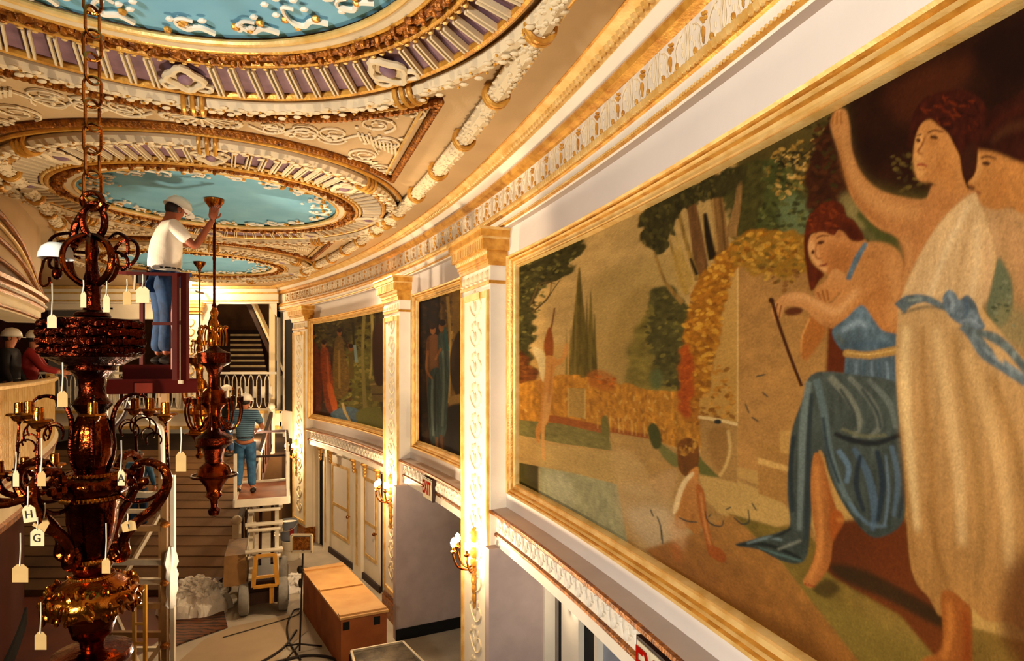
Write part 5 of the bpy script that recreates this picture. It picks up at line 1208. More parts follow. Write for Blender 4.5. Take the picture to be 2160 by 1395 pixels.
# rolled dust sheets and plaster on the floor
def heap(name, px, py, w, d, h, m_, label, cat, seed, Y=None):
    c = floor_at(px, py); r2 = random.Random(seed)
    from mathutils import noise as mn
    q = MB(); so = Vector((seed*3.1, seed*1.7, 0))
    def fn(u, v):
        x, y = (u-.5)*2, (v-.5)*2; rr = math.sqrt(x*x+y*y)
        b_ = math.sqrt(max(0, 1-rr*rr))
        t = sum(abs(mn.noise(so+Vector((x, y, 0))*f_))*a_ for f_, a_ in ((3.1, .9), (6.3, .7), (12.5, .4), (21, .2)))
        z = h*b_*(.55+.45*min(t, .75))
        return c+Vector((x*w/2*(1+.25*mn.noise(so+Vector((x*3, y*3, 5)))), y*d/2*(1+.25*mn.noise(so+Vector((x*3, y*3, 9)))), max(0, z)+.004))
    q.grid(fn, 40, 40)
    for _ in range(int(150*min(1, h/.5))):
        u, v = r2.gauss(.5, .2), r2.gauss(.5, .2)
        if not (0.03 < u < .97 and 0.03 < v < .97) or math.hypot(u-.5, v-.5) > .46: continue
        p = fn(u, v); rr = r2.uniform(.035, .085)
        rot = Matrix.Rotation(r2.uniform(0, 6), 3, 'Z') @ Matrix.Rotation(r2.uniform(0, 3), 3, 'X')
        q.ball(p+Vector((0, 0, rr*.15)), (rr*r2.uniform(.7, 1.5), rr*r2.uniform(.3, .8), rr*r2.uniform(.6, 1.1)), 6, 4, rot)
    o = q.build(name, m_, None, angle=12); tag(o, label, cat); return o
heap('plastic_sheeting', 413, 1285, 1.15, 1.0, .62, M['cloth'], 'crumpled white sheeting heaped beside the scissor lift', 'sheeting', 3)
heap('plastic_sheeting', 625, 1235, .9, .9, .14, M['cloth'], 'low spread of crumpled clear sheeting between lift and crate', 'sheeting', 8)
q = MB(); pl = [floor_at(350,1372,.03), floor_at(377,1292,.03), floor_at(468,1270,.03), floor_at(480,1322,.03), floor_at(385,1355,.03)]
q.prism(pl, (0,0,-.02)); tag(q.build('plywood_sheet', M['ply'], None, smooth=False), 'dark marbled plywood sheet flat on the floor below the white sheeting', 'board')
bx = thing('dark_box', 'dark brown box standing behind the white sheeting heap', 'box', floor_at(436, 1262))
q = MB(); c0 = floor_at(436, 1262)+Vector((0,-.15,0)); q.box(c0+Vector((0,0,.16)), (.5,.45,.32)); q.build('body', M['dark'], bx, smooth=False)
q = MB(); q.box(c0+Vector((0,0,.335)), (.53,.48,.03)); q.build('lid', M['maroon'], bx, smooth=False)
q = MB(); q.add([floor_at(x, y, .008) for x, y in ((372,1400),(430,1350),(490,1322),(640,1290),(650,1330),(600,1372),(580,1400))], [tuple(range(7))]); tag(q.build('floor_paper', M['paper'], None, smooth=False), 'brown protective paper spread on the floor in front of the lift', 'paper')

# scissor lift
sl = thing('scissor_lift', 'white scissor lift carrying the worker in the striped shirt', 'lift', (-4.35, 11.0, 0))
X0, X1, Ya, Yb = -4.72, -3.98, 10.45, 11.9; zp = EYE-2.28
for x in (X0+.06, X1-.06):
    for y in (Ya+.1, Yb-.1):
        q = MB(); Rx = Matrix.Rotation(PI/2, 3, 'Y')
        q.lathe([(.0,-.09),(.17,-.09),(.27,-.07),(.28,-.03),(.28,.03),(.27,.07),(.17,.09),(0,.09)], (x, y, .28), 24, axis=Rx, caps=False)
        w_ = q.build('wheel', M['tyre'], sl)
        q = MB(); q.lathe([(0,-.1),(.1,-.1),(.12,-.095),(.12,.095),(.1,.1),(0,.1)], (x, y, .28), 14, axis=Rx, caps=False); q.build('hub', M['black'], w_)
q = MB(); q.box(((X0+X1)/2, (Ya+Yb)/2, .42), (.46, 1.45, .3)); q.box(((X0+X1)/2, Ya+.06, .3), (.44,.2,.2)); q.build('chassis', M['dark'], sl, smooth=False)
q = MB(); q.box((X0-.08, (Ya+Yb)/2-.1, .78), (.36, 1.2, .5), taper=.9); q.build('battery_box', M['steeld'], sl, smooth=False)
q = MB()
for a, b_ in (((-.19,.5),(-.15,1.02)),((.19,.5),(.15,1.02)),((-.15,1.02),(.15,1.02)),((-.19,.5),(.19,.5)),((-.18,.66),(.18,.66)),((.1,.5),(.1,.2))):
    q.bar(((X0+X1)/2+.03+a[0], Ya-.06, a[1]), ((X0+X1)/2+.03+b_[0], Ya-.06, b_[1]), .07 if a[1] < .6 else .05, .04)
q.build('yellow_bracket', M['yellow'], sl, smooth=False)
levels = [.58, 1.07, 1.53, zp-.1]
for k in range(3):
    za, zb_ = levels[k], levels[k+1]
    for x in (X0+.16, X1-.16):
        q = MB(); q.bar((x, Ya+.05, za), (x, Yb-.1, zb_), .06, .09); q.build('scissor_arm', M['white'], sl, smooth=False)
        q = MB(); q.bar((x+.06, Yb-.1, za), (x+.06, Ya+.05, zb_), .06, .09); q.build('scissor_arm', M['white'], sl, smooth=False)
    q = MB()
    for y, z in ((Ya+.05, zb_), (Yb-.1, zb_)): q.tube([(X0+.08, y, z), (X1-.06, y, z)], .035, 8)
    q.tube([(X0+.12, Ya+.0, zb_-.09), (X1-.1, Ya+.0, zb_-.09)], .028, 8)
    q.bar((X0+.1, Ya, zb_-.05), (X0+.1, Yb-.1, zb_-.0), .02); q.build('cross_tube', M['white'], sl)
for x in (X0+.3, X1-.24):
    q = MB(); q.bar((x, Ya+.35, .75), (x, Yb-.2, 1.9), .05, .08); q.build('lifting_ram', M['dark'], sl, smooth=False)
q = MB(); q.box(((X0+X1)/2-.02, (Ya+Yb)/2, zp-.03), (.86, 1.75, .06)); q.build('platform_deck', M['crated'], sl, smooth=False)
q = MB()
for a, b_ in (((X0-.07,Ya-.16),(X1+.03,Ya-.16)),((X1+.03,Ya-.16),(X1+.03,Yb+.16)),((X0-.07,Yb+.16),(X1+.03,Yb+.16)),((X0-.07,Ya-.16),(X0-.07,Yb+.16))):
    q.bar((*a, zp-.02), (*b_, zp-.02), .05, .12)
q.build('platform_edge', M['white'], sl, smooth=False)
for x, y in ((X0-.06,Ya-.14),(X1+.02,Ya-.14),(X0-.06,Yb+.14),(X1+.02,Yb+.14),(X1+.02,(Ya+Yb)/2)):
    q = MB(); q.bar((x,y,zp), (x,y,zp+(1.0 if x > X0 and y > Ya else .8)), .05); q.build('guard_post', M['white'], sl, smooth=False)
q = MB()
for z in (.5, .98): q.bar((X1+.02,Ya-.14,zp+z), (X1+.02,Yb+.14,zp+z), .04); q.bar((X0-.06,Yb+.14,zp+z), (X1+.02,Yb+.14,zp+z), .04)
q.build('guard_rail', M['dark'], sl, smooth=False)

sl.rotation_euler = (0, 0, .36); sl.location = (-4.42, 11.0, 0)
# red personnel lift on scaffold legs
rl = thing('red_lift', 'dark red work platform with guard posts under the worker in the white shirt', 'lift', (-3.75, 6.65, EYE-.3))
def pxz(px, py, Y): return at(px, py, Y)
RZ = Matrix.Rotation(.5, 3, 'Z')
q = MB(); q.box((-3.93, 6.72, EYE-.075), (.5, .6, .15), RZ); q.build('upper_box', M['red'], rl, smooth=False)
q = MB(); q.box((-3.92, 6.70, EYE-.225), (.86, .70, .15), RZ); q.build('lower_deck', M['red'], rl, smooth=False)
q = MB(); q.box(Vector((-3.92,6.70,EYE-.24))+RZ @ Vector((-.06,-.353,0)), (.16, .008, .10), RZ); q.build('orange_plate', M['redb'], rl, smooth=False)
for px, Y, wd, m_ in ((371,6.32,.05,'red'),(390,6.36,.06,'red'),(371,6.9,.05,'red'),(300,6.9,.04,'red')):
    q = MB(); x = (px-1080)/F*Y; q.bar((x,Y,EYE-.16), (x,Y,EYE+.95*Y/6.4), wd); q.build('guard_post', M[m_], rl, smooth=False)
q = MB(); q.bar((at(365,700,6.5).x,6.5,EYE-.05), (at(365,700,6.5).x,6.5,EYE+.86), .03); q.build('pale_hose', mat('pink_hose', 'c07a62', .6), rl, smooth=False)
q = MB(); x = at(381,700,6.45).x; q.bar((x,6.45,EYE-.2), (x,6.45,EYE+.80), .04, .03); q.build('mast_strip', M['steel'], rl, smooth=False)
q = MB(); q.bar(at(322,683,6.4), at(374,683,6.4), .03); q.build('mid_rail', M['red'], rl, smooth=False)
q = MB(); q.bar(at(230,575,6.9), at(396,580,6.38), .035); q.bar(at(268,577,6.35), at(393,580,6.35), .03); q.build('top_rail', M['red'], rl, smooth=False)
# scaffold tower
sf = thing('scaffold_tower', 'dusty pale scaffold tower with rungs and braces below the red platform', 'scaffold', (-3.8, 6.75, 0))
posts = [(-4.2,6.4), (-3.60,6.4), (-4.72,7.15), (-4.06,7.15)]
for i, (x, y) in enumerate(posts):
    q = MB(); q.bar((x,y,.0), (x,y,EYE-.3), .055); q.build('post', M['steeld'] if i % 2 else M['steel'], sf, smooth=False)
q = MB(); q.bar((-3.53,6.42,.0), (-3.53,6.42,EYE-1.15), .04); q.build('outer_tube', M['white'], sf, smooth=False)
for z in (.5,.95,1.45,1.75,2.0,2.2,2.55,2.9):
    q = MB(); q.bar((-4.2,6.4,z), (-3.60,6.4,z), .05, .055); q.build('rung', M['steeld'] if int(z*20) % 2 else M['steel'], sf, smooth=False)
    if z in (.95, 1.75, 2.55):
        q = MB(); q.bar((-4.72,7.15,z), (-4.06,7.15,z), .045); q.build('rung', M['steel'], sf, smooth=False)
        for x, x2 in ((-4.2,-4.72), (-3.61,-4.06)):
            q = MB(); q.bar((x,6.4,z), (x2,7.15,z), .045); q.build('side_rail', M['steel'], sf, smooth=False)
for a, b_ in (((-4.2,6.4,.55),(-3.6,6.4,1.4)), ((-3.62,6.45,.5),(-4.72,7.15,1.6)), ((-3.61,6.4,1.75),(-4.06,7.15,2.5)), ((-4.2,6.4,1.75),(-4.06,7.15,2.55)), ((-3.61,6.4,.95),(-4.06,7.15,.2)), ((-4.15,6.38,1.45),(-3.9,6.38,.9))):
    q = MB(); q.bar(a, b_, .03, .045); q.build('brace', M['steel'], sf, smooth=False)
for pts, m_ in ((((342,1010),(343,950),(340,905),(322,890),(285,858),(272,846)), 'white'), (((236,1000),(236,930),(240,905),(262,876),(272,846),(282,832)), 'dark')):
    q = MB(); q.tube(smooth_path([at(x, y, 6.34) for x, y in pts], 5), .022, 8); q.build('bowed_strut', M[m_], sf)
q = MB()
for dx in (0, .11): q.bar((-3.86+dx, 6.3, .9), (-3.86+dx, 6.3, 2.0), .03)
for z in np.arange(1.0, 2.0, .2): q.bar((-3.86,6.3,float(z)), (-3.75,6.3,float(z)), .022)
q.build('short_ladder', M['yellow'], sf, smooth=False)
for z in (.8, 1.35, 2.0, 2.6):
    q = MB(); q.ball((-3.58,6.36,z), (.05,.05,.035), 8, 6); q.build('coupler', M['goldd'], sf)
q = MB(); q.lathe([(.028,1.72),(.05,1.76),(.045,1.82),(.062,1.9),(.05,1.98),(.06,2.06),(.046,2.13),(.064,2.2),(.05,2.28),(.028,2.36)], (-3.55,6.41,0), 22, mod=lambda a, z, r: 1+.25*math.sin(3*a+z*9)+.12*math.sin(7*a-5*z))
tag(q.build('rag', M['cloth'], None), 'white rag wrapped round the outer tube of the scaffold tower', 'rag')
# ---------------------------------------------------------------- chandeliers
def pz(y, Y): return EYE+(H0-y)/F*Y
def chain(o, x, y, z0, z1, link, r, m_):
    k = 0; z = z0
    while z < z1:
        q = MB(); hw = link*.25; hh = link*.5
        pts = [(hw*math.cos(a), (hh-hw)*(1 if math.sin(a) > 0 else -1)+hw*math.sin(a)) for a in [2*PI*(j+.5)/16 for j in range(16)]]
        rot = k % 2
        q.tube([(x+(p if not rot else p*.25), y+(p if rot else p*.25), z+hh*.8+h) for p, h in pts], r, 6, closed=True)
        q.build('chain_link', m_, o); z += link*.76; k += 1
CX, CY = -1.702, 2.5
def c1():
    o = thing('chandelier', 'huge dark brass chandelier hanging on a chain in the left foreground', 'chandelier', (CX, CY, pz(1500, CY)))
    Z = lambda y: pz(y, CY)
    lev = lambda pts: [(r*.84, Z(y)) for y, r in pts]
    r2 = random.Random(4)
    def part(nm, pts, m_, mod=None, n=40):
        q = MB(); q.lathe(lev(pts), (CX, CY, 0), n, mod=mod); return q.build(nm, M[m_], o)
    chain(o, CX, CY, Z(418), EYE+2.0, .125, .0062, M['brass2'])
    q = MB(); q.lathe([(0,EYE+2.04),(.12,EYE+2.04),(.11,EYE+2.0),(.05,EYE+1.95),(.02,EYE+1.9),(0,EYE+1.9)], (CX, CY, 0), 20); q.build('ceiling_canopy', M['brass2'], o)
    q = MB(); q.tube([(CX+.04*math.cos(a), CY, Z(424)+.034*math.sin(a)) for a in [2*PI*k/20 for k in range(20)]], .012, 8, closed=True); q.build('top_ring', M['brass'], o)
    q = MB(); q.tube([(CX+.006+.037*math.cos(a), CY+.012*math.cos(a), Z(466)+.068*math.sin(a)) for a in [2*PI*k/24 for k in range(24)]], .014, 8, closed=True); q.build('oval_ring', M['brassd'], o)
    q = MB(); q.tube(smooth_path([(CX-.035, CY, Z(448)), (CX-.06, CY-.01, Z(480)), (CX-.07, CY-.01, Z(512))], 5), [.006]+[.016]*8+[.01]*2, 8)
    q.tube(smooth_path([(CX+.05, CY, Z(440)), (CX+.06, CY, Z(430)), (CX+.04, CY, Z(450))], 5), .01, 6); q.build('hook', M['brassd'], o)
    for a0, rr, r_ in ((-.25, .108, .014), (1.1, .105, .011), (2.1, .105, .010)):
        q = MB(); q.tube([(CX-.008+rr*math.cos(t)*math.cos(a0), CY+rr*math.cos(t)*math.sin(a0), Z(550)+.1*math.sin(t)) for t in [2*PI*j/36 for j in range(36)]], r_, 8, closed=True); q.build('cage_hoop', M['brass'], o)
    q = MB(); q.tube([(CX+.135+.05*math.cos(t), CY+.02*math.sin(t), Z(535)+.06*math.sin(t)) for t in [2*PI*j/30 for j in range(30)]], .007, 6, closed=True); q.build('side_hoop', M['brassd'], o)
    part('cage_stem', [(500,.0),(502,.02),(520,.024),(530,.03),(545,.022),(570,.026),(585,.035),(600,.04)], 'brassd')
    for sg in (-1, 1):
        for hh in (0, 1):
            q = MB(); q.tube(smooth_path([(CX+sg*.05, CY+.03, Z(500+30*hh)), (CX+sg*.10, CY, Z(492+40*hh)), (CX+sg*.15, CY-.02, Z(505+40*hh)), (CX+sg*.155, CY-.02, Z(535+30*hh)), (CX+sg*.12, CY, Z(540+30*hh))], 5), .007, 6); q.build('scroll_wire', M['brassd'], o)
    part('neck', [(596,.05),(604,.042),(612,.034),(640,.034),(655,.04),(661,.072),(668,.078),(674,.06)], 'brassd')
    q = part('crown', [(672,.06),(674,.17),(676,.205),(684,.2),(740,.2),(748,.205),(754,.2),(760,.165),(770,.13),(774,.10)], 'brassd')
    q = MB()
    for k in range(56):
        a = 2*PI*k/56
        for z, rr in ((686,.017),(704,.022),(722,.022),(741,.017)):
            q.ball((CX+.172*math.cos(a+z), CY+.172*math.sin(a+z), Z(z)+r2.uniform(-.004,.004)), (rr*r2.uniform(.6,1),)*3, 6, 4)
    for k in range(14):
        a = 2*PI*k/14
        q.tube([(CX+.176*math.cos(a+.13*math.cos(t)), CY+.176*math.sin(a+.13*math.cos(t)), Z(713)+.026*math.sin(t)) for t in [2*PI*j/14 for j in range(14)]], .006, 5, closed=True)
    q.build('crown_openwork', M['brassd'], o)
    part('stem', [(774,.10),(781,.105),(786,.085),(792,.07),(800,.06),(822,.055),(838,.06),(845,.076),(852,.086),(862,.072),(872,.058),(880,.06)], 'brassd')
    part('upper_vase', [(878,.06),(892,.072),(915,.083),(935,.088),(960,.083),(985,.062),(990,.06),(996,.1),(1006,.145),(1016,.158),(1030,.155),(1040,.14),(1048,.11)], 'brass', lambda a, z, r: 1+.035*math.cos(12*a))
    part('lower_vase', [(1046,.115),(1056,.112),(1075,.106),(1100,.102),(1125,.092),(1150,.078),(1166,.07),(1174,.07),(1180,.09),(1190,.094),(1198,.08),(1210,.07),(1216,.082)], 'brass', lambda a, z, r: 1+.03*math.cos(10*a))
    part('basin', [(1212,.082),(1220,.11),(1228,.14),(1240,.18),(1254,.2),(1268,.202),(1282,.185),(1294,.14),(1302,.1)], 'brass2', None, 48)
    part('pendant_cup', [(1300,.105),(1318,.095),(1338,.082),(1345,.06),(1352,.052),(1362,.05),(1366,.11),(1372,.165),(1385,.172),(1396,.16),(1420,.11),(1450,.05),(1470,.04),(1485,.05),(1498,.02),(1500,0)], 'brass')
    # cast leaves: on basin shoulder, vases
    q = MB()
    for k in range(120):
        a = 2*PI*k/40+r2.uniform(-.09,.09); row = k//40
        y = (1236, 1254, 1276)[row]; rr = (.172, .2, .195)[row]
        if row == 1 and k % 3 == 0: continue
        rr *= .84; q.ball((CX+rr*math.cos(a), CY+rr*math.sin(a), Z(y)+r2.uniform(-.012,.012)), (r2.uniform(.008,.014), r2.uniform(.006,.013), r2.uniform(.016,.032)), 6, 4, Matrix.Rotation(a+r2.uniform(-.5,.5), 3, 'Z') @ Matrix.Rotation(r2.uniform(-.7,.7), 3, 'X'))
    for k in range(44):
        a = 2*PI*k/22
        for y, rr in ((1048,.125),(1000,.115),(1178,.09),(1215,.085)):
            q.ball((CX+.84*rr*math.cos(a+k), CY+.84*rr*math.sin(a+k), Z(y)), (.011,.011,.013), 6, 4)
    q.build('cast_leaves', M['brass2'], o)
    mir = MB()
    def arm(a0, pts, r, nm, m_, cup=None):
        q = MB(); ca, sa = math.cos(a0), math.sin(a0)
        P = smooth_path([(CX+(x-195)*CY/F*ca, CY+(x-195)*CY/F*sa, Z(y)) for x, y in pts], 6)
        n = len(P); q.tube(P, [r*(.45+.55*math.sin(PI*min(1, .12+k/n*.95))) for k in range(n)], 8)
        for k in range(0, n, 5): q.ball(P[k], r*.95, 6, 4)
        ob = q.build(nm, M[m_], o)
        if cup:
            x, y = cup; c = (CX+(x-195)*CY/F*ca, CY+(x-195)*CY/F*sa, Z(y))
            q = MB(); q.lathe([(.0,-.03),(.02,-.022),(.03,-.005),(.045,.0),(.042,.008),(.018,.006),(.016,.05),(.012,.052),(.012,.02),(0,.02)], c, 14); q.build('candle_cup', M['brass2'], ob)
    big = [(258,1152),(246,1148),(240,1164),(250,1178),(266,1168),(262,1138),(286,1104),(322,1076),(346,1044),(356,1012),(344,986),(312,974),(286,984),(276,1010),(290,1026),(306,1016)]
    for k in range(4): arm(-.02+k*PI/2, big, .021, 'scroll_arm', 'brass', None)
    up = [(212,1004),(226,985),(233,950),(231,910),(232,880),(244,850),(268,834),(290,840),(300,862)]
    for k in range(4): arm(.6+k*PI/2, up, .010, 'upper_arm', 'brassd', (300,870))
    mid = [(232,1020),(262,1052),(300,1058),(336,1040),(352,1000),(350,940),(347,886)]
    for k in range(4): arm(.02+k*PI/2, mid, .009, 'branch_arm', 'brassd', (347,876))
    for k in range(6):
        a0 = .1+k*PI/3; q = MB(); ca, sa = math.cos(a0), math.sin(a0)
        for (cx_, cy_, rr) in ((300,905,.045),(318,930,.03),(270,910,.035)):
            x0 = (cx_-195)*CY/F
            q.tube([(CX+(x0+rr*math.cos(t))*ca, CY+(x0+rr*math.cos(t))*sa, Z(cy_)+rr*math.sin(t)) for t in [-.6+4.4*j/18 for j in range(19)]], .0035, 5)
        q.build('curled_wire', M['brassd'], o)
    # outer lower ring of leaf tipped arms at the left
    for k in range(5):
        a0 = PI-.6+k*.3
        arm(a0, [(300,1040),(340,1048),(378,1040),(392,1020),(384,1004),(370,1010)], .013, 'leaf_arm', 'brass', (392,1000))
    # two candle groups
    # opal shade high at the left
    c = (at(119, 540, CY-.05)); q = MB(); q.lathe([(.012,.052),(.03,.05),(.05,.034),(.06,.01),(.063,-.012),(.059,-.012),(.055,.008),(.045,.028),(.02,.04)], c, 20); sh = q.build('opal_shade', M['glassw'], o)
    q = MB(); q.tube(smooth_path([(CX-.06, CY, Z(520)), c+Vector((.03,0,.06)), c+Vector((0,0,.05))], 5), .005, 6); q.tube([c+Vector((0,0,.05)), c+Vector((0,0,-.05))], .007, 6); q.ball(c+Vector((.002,0,-.07)), (.018,.018,.026), 10, 7); q.build('shade_holder', M['brassd'], o)
    q = MB(); q.tube(smooth_path([at(90,560,2.44), at(84,590,2.44), at(92,604,2.44), at(104,598,2.44), at(104,585,2.44)], 5), .005, 6); q.tube(smooth_path([at(90,560,2.44), at(100,545,2.44), at(150,540,2.46), (CX-.05, CY, Z(545))], 5), .005, 6); q.build('shade_bracket', M['brass'], o)
    return o
c1()
def c2():
    Y = 7.6; x = (452-1080)/F*Y; Z = lambda y: pz(y, Y)
    o = thing('chandelier', 'slender brass chandelier hanging under the middle medallion beside the reaching worker', 'chandelier', (x, Y, pz(1092, Y)))
    def part(nm, pts, m_, mod=None):
        q = MB(); q.lathe([(r, Z(y)) for y, r in pts], (x, Y, 0), 28, mod=mod); return q.build(nm, M[m_], o)
    part('ceiling_canopy', [(419,.02),(421,.115),(427,.11),(438,.06),(446,.03),(452,.03),(456,.0)], 'brass2')
    part('rod', [(452,.022),(470,.016),(540,.016),(545,.022),(552,.016),(640,.016),(645,.03),(652,.02)], 'brassd')
    part('crown_knobs', [(648,.02),(660,.05),(672,.03),(680,.05),(690,.065),(702,.035),(712,.06),(722,.065),(732,.04)], 'brass2')
    part('upper_gallery', [(730,.04),(738,.09),(745,.18),(766,.18),(774,.10),(790,.065),(815,.06),(824,.1)], 'brassd', lambda a, z, r: 1+.05*math.cos(12*a))
    part('arm_hub', [(822,.1),(830,.13),(850,.15),(862,.09),(880,.07),(905,.07)], 'brass', lambda a, z, r: 1+.04*math.cos(8*a))
    part('middle_gallery', [(903,.07),(914,.13),(922,.21),(936,.21),(946,.13),(960,.11),(976,.1)], 'brassd')
    part('bowl', [(975,.1),(985,.17),(1000,.2),(1012,.16),(1026,.1),(1038,.08),(1046,.1),(1054,.05),(1064,.04)], 'brass')
    part('drop', [(1062,.04),(1070,.04),(1076,.075),(1086,.06),(1092,0)], 'brassd')
    q = MB(); q.tube([(x+.255*math.cos(t), Y+.255*math.sin(t), Z(1003)) for t in [2*PI*k/40 for k in range(40)]], .016, 6, closed=True); q.build('hoop', M['brassd'], o)
    for k in range(10):
        a = 2*PI*k/10; ca, sa = math.cos(a), math.sin(a)
        q = MB(); P = smooth_path([(x+r*ca, Y+r*sa, Z(y)) for r, y in ((.08,880),(.17,905),(.27,900),(.32,872),(.31,850))], 5); q.tube(P, .013, 6)
        q.tube([(x+.31*ca, Y+.31*sa, Z(850)), (x+.31*ca, Y+.31*sa, Z(838))], .03, 8); ob = q.build('candle_arm', M['brass'], o)
        q = MB(); q.lathe([(.0,0),(.018,.005),(.018,.07),(.012,.1),(0,.12)], (x+.31*ca, Y+.31*sa, Z(838)), 8); q.build('candle_tube', M['cream'] if k % 2 else M['brass2'], ob)
        q = MB(); P = smooth_path([(x+r*ca, Y+r*sa, Z(y)) for r, y in ((.05,700),(.11,690),(.15,710),(.14,730))], 4); q.tube(P, .009, 5); q.ball((x+.14*ca, Y+.14*sa, Z(690)), .022, 6, 5); q.build('small_scroll', M['brass2'], o)
    return o, Vector((x, Y, pz(1092, Y)))
ch2, L2 = c2()
Y3 = 12.25; ch3 = copy_tree(ch2, (at(421, 0, Y3).x, Y3, L2.z), .2, 'distant brass chandelier before the bright end pilaster, hanging under the farthest medallion')
for ch in children(ch3):
    ch.data = ch.data.copy()
    for i in range(len(ch.data.materials)): ch.data.materials[i] = M['brass2']

# paper tags tied to the foreground chandelier
n_tag = [0]
def ptag(px, py, w, h, L, label, m_='card', letter=None, Y=None, tilt=0.0):
    Y = Y or CY-.32
    c = at(px, py, Y); w, h, L = w*Y/F, h*Y/F, L*Y/F
    o = thing('price_tag', label, 'tag', c, 0, 'paper tags tied to the foreground chandelier')
    ca, sa = math.cos(tilt), math.sin(tilt)
    rot = lambda x, z: Vector((x*ca-z*sa, 0, x*sa+z*ca))
    q = MB(); pts = [rot(x, z) for x, z in ((-w/2,-h/2),(w/2,-h/2),(w/2,h*.28),(w*.2,h/2),(-w*.2,h/2),(-w/2,h*.28))]
    q.prism([c+p+Vector((0,-.001,0)) for p in pts], (0,.002,0)); q.build('card', M[m_], o, smooth=False)
    q = MB(); q.tube([c+rot(0, h*.42)+Vector((0,-.003,0)), c+rot(0,h*.5)+Vector((.001,0,L*.5)), c+rot(0,h*.5)+Vector((0,.0,L))], .0022, 5); q.build('string', M['string'], o)
    if letter:
        q = MB(); text_mesh(q, letter, c+Vector((0,-.0035,-h*.05)), rot(1,0), rot(0,1), h*.5, depth=0); q.build('lettering', M['ink'], o, smooth=False)
ptag(110,678,20,28,66,'grey paper tag on two strings above the dark crown at the left','cardw',None,2.3)
ptag(225,640,14,38,28,'bright white narrow tag right of the chandelier neck','cardw')
ptag(268,628,17,30,24,'dull rounded tag between neck and worker','card')
ptag(301,622,28,34,26,'wide pale tag nearest the worker\'s hip','cardw')
ptag(176,632,12,34,24,'folded pale tag left of the chandelier neck','cardw')
ptag(132,842,22,34,60,'tan tag in front of the left balcony end post','card')
ptag(88,1010,18,32,70,'tan tag hanging over the curved balcony fascia','card')
ptag(34,1010,13,34,40,'grey tag on crossed strings at the far left','cardw',None,2.2)
ptag(62,1084,28,36,40,'cream tag marked H at the left','cardw','H',2.16,.15)
ptag(88,1104,30,28,30,'tilted tan tag behind the tags marked H and G','card',None,2.22,-.5)
ptag(79,1134,29,36,24,'cream tag marked G at the left','cardw','G',2.12)
ptag(43,1210,34,38,66,'blank house shaped tag low at the left edge','card')
ptag(86,1352,25,38,62,'lowest tan tag hanging below the wide basin','card')
ptag(256,1008,15,34,62,'slim white tag marked A on a long string right of the upper vase','cardw','A')
ptag(382,974,22,42,52,'dull brown tag out beyond the large right scroll','card')
ptag(224,1194,18,32,74,'small tan tag hanging before the lower neck','card',None,2.1)
ptag(272,1110,30,22,16,'tan tag marked I inside the right scroll arm','card','I',2.2,.2)
# ---------------------------------------------------------------- people
def skin_mesh(name, chains, root, sub=2):
    # chains: lists of (key, point, (rx, ry)); shared keys are joined
    idx = {}; vs = []; rad = []; es = []
    for ch in chains:
        prev = None
        for k, p, r in ch:
            if k not in idx: idx[k] = len(vs); vs.append(tuple(p)); rad.append(r if isinstance(r, tuple) else (r, r))
            if prev is not None and prev != idx[k]: es.append((prev, idx[k]))
            prev = idx[k]
    me = bpy.data.meshes.new(name); me.from_pydata(vs, es, []); me.update()
    ob = bpy.data.objects.new(name, me); COL.objects.link(ob)
    sk = ob.modifiers.new('s', 'SKIN'); sk.use_smooth_shade = True
    for i, r in enumerate(rad):
        me.skin_vertices[0].data[i].radius = r
        me.skin_vertices[0].data[i].use_root = (i == idx[root])
    ss = ob.modifiers.new('u', 'SUBSURF'); ss.levels = sub; ss.render_levels = sub
    bpy.context.view_layer.update()
    out = bpy.data.meshes.new_from_object(ob.evaluated_get(bpy.context.evaluated_depsgraph_get()))
    q = MB(); q.add([v.co for v in out.vertices], [tuple(p.vertices) for p in out.polygons])
    bpy.data.objects.remove(ob); bpy.data.meshes.remove(me); bpy.data.meshes.remove(out)
    return q
def hand(q, wrist, d, pn, s=1.0, curl=.7):
    # palm and five fingers; d = pointing direction, pn = palm normal
    d = Vector(d).normalized(); pn = Vector(pn); pn = (pn-d*pn.dot(d)).normalized(); sd = d.cross(pn)
    rot = Matrix((sd, d, pn)).transposed(); w = Vector(wrist)
    q.ball(w+d*.05*s, (.042*s, .055*s, .018*s), 10, 7, rot)
    for k, (off, L) in enumerate(((-.03,.07),(-.01,.08),(.011,.076),(.03,.06))):
        b0 = w+d*.09*s+sd*off*s; p1 = b0+d*L*.42*s+pn*.008*curl; p2 = p1+(d*(1-.5*curl)+pn*.8*curl).normalized()*L*.33*s; p3 = p2+(d*(1-.9*curl)+pn*1.1*curl).normalized()*L*.28*s
        q.tube([b0-d*.03*s, b0, p1, p2, p3], [.0095*s,.0095*s,.009*s,.008*s,.006*s], 6)
    t0 = w+d*.03*s-sd*.035*s; q.tube([t0, t0+(d*.5-sd*.7+pn*.3)*.04*s, t0+(d*.9-sd*.6+pn*.5)*.07*s], [.012*s,.011*s,.008*s], 6)
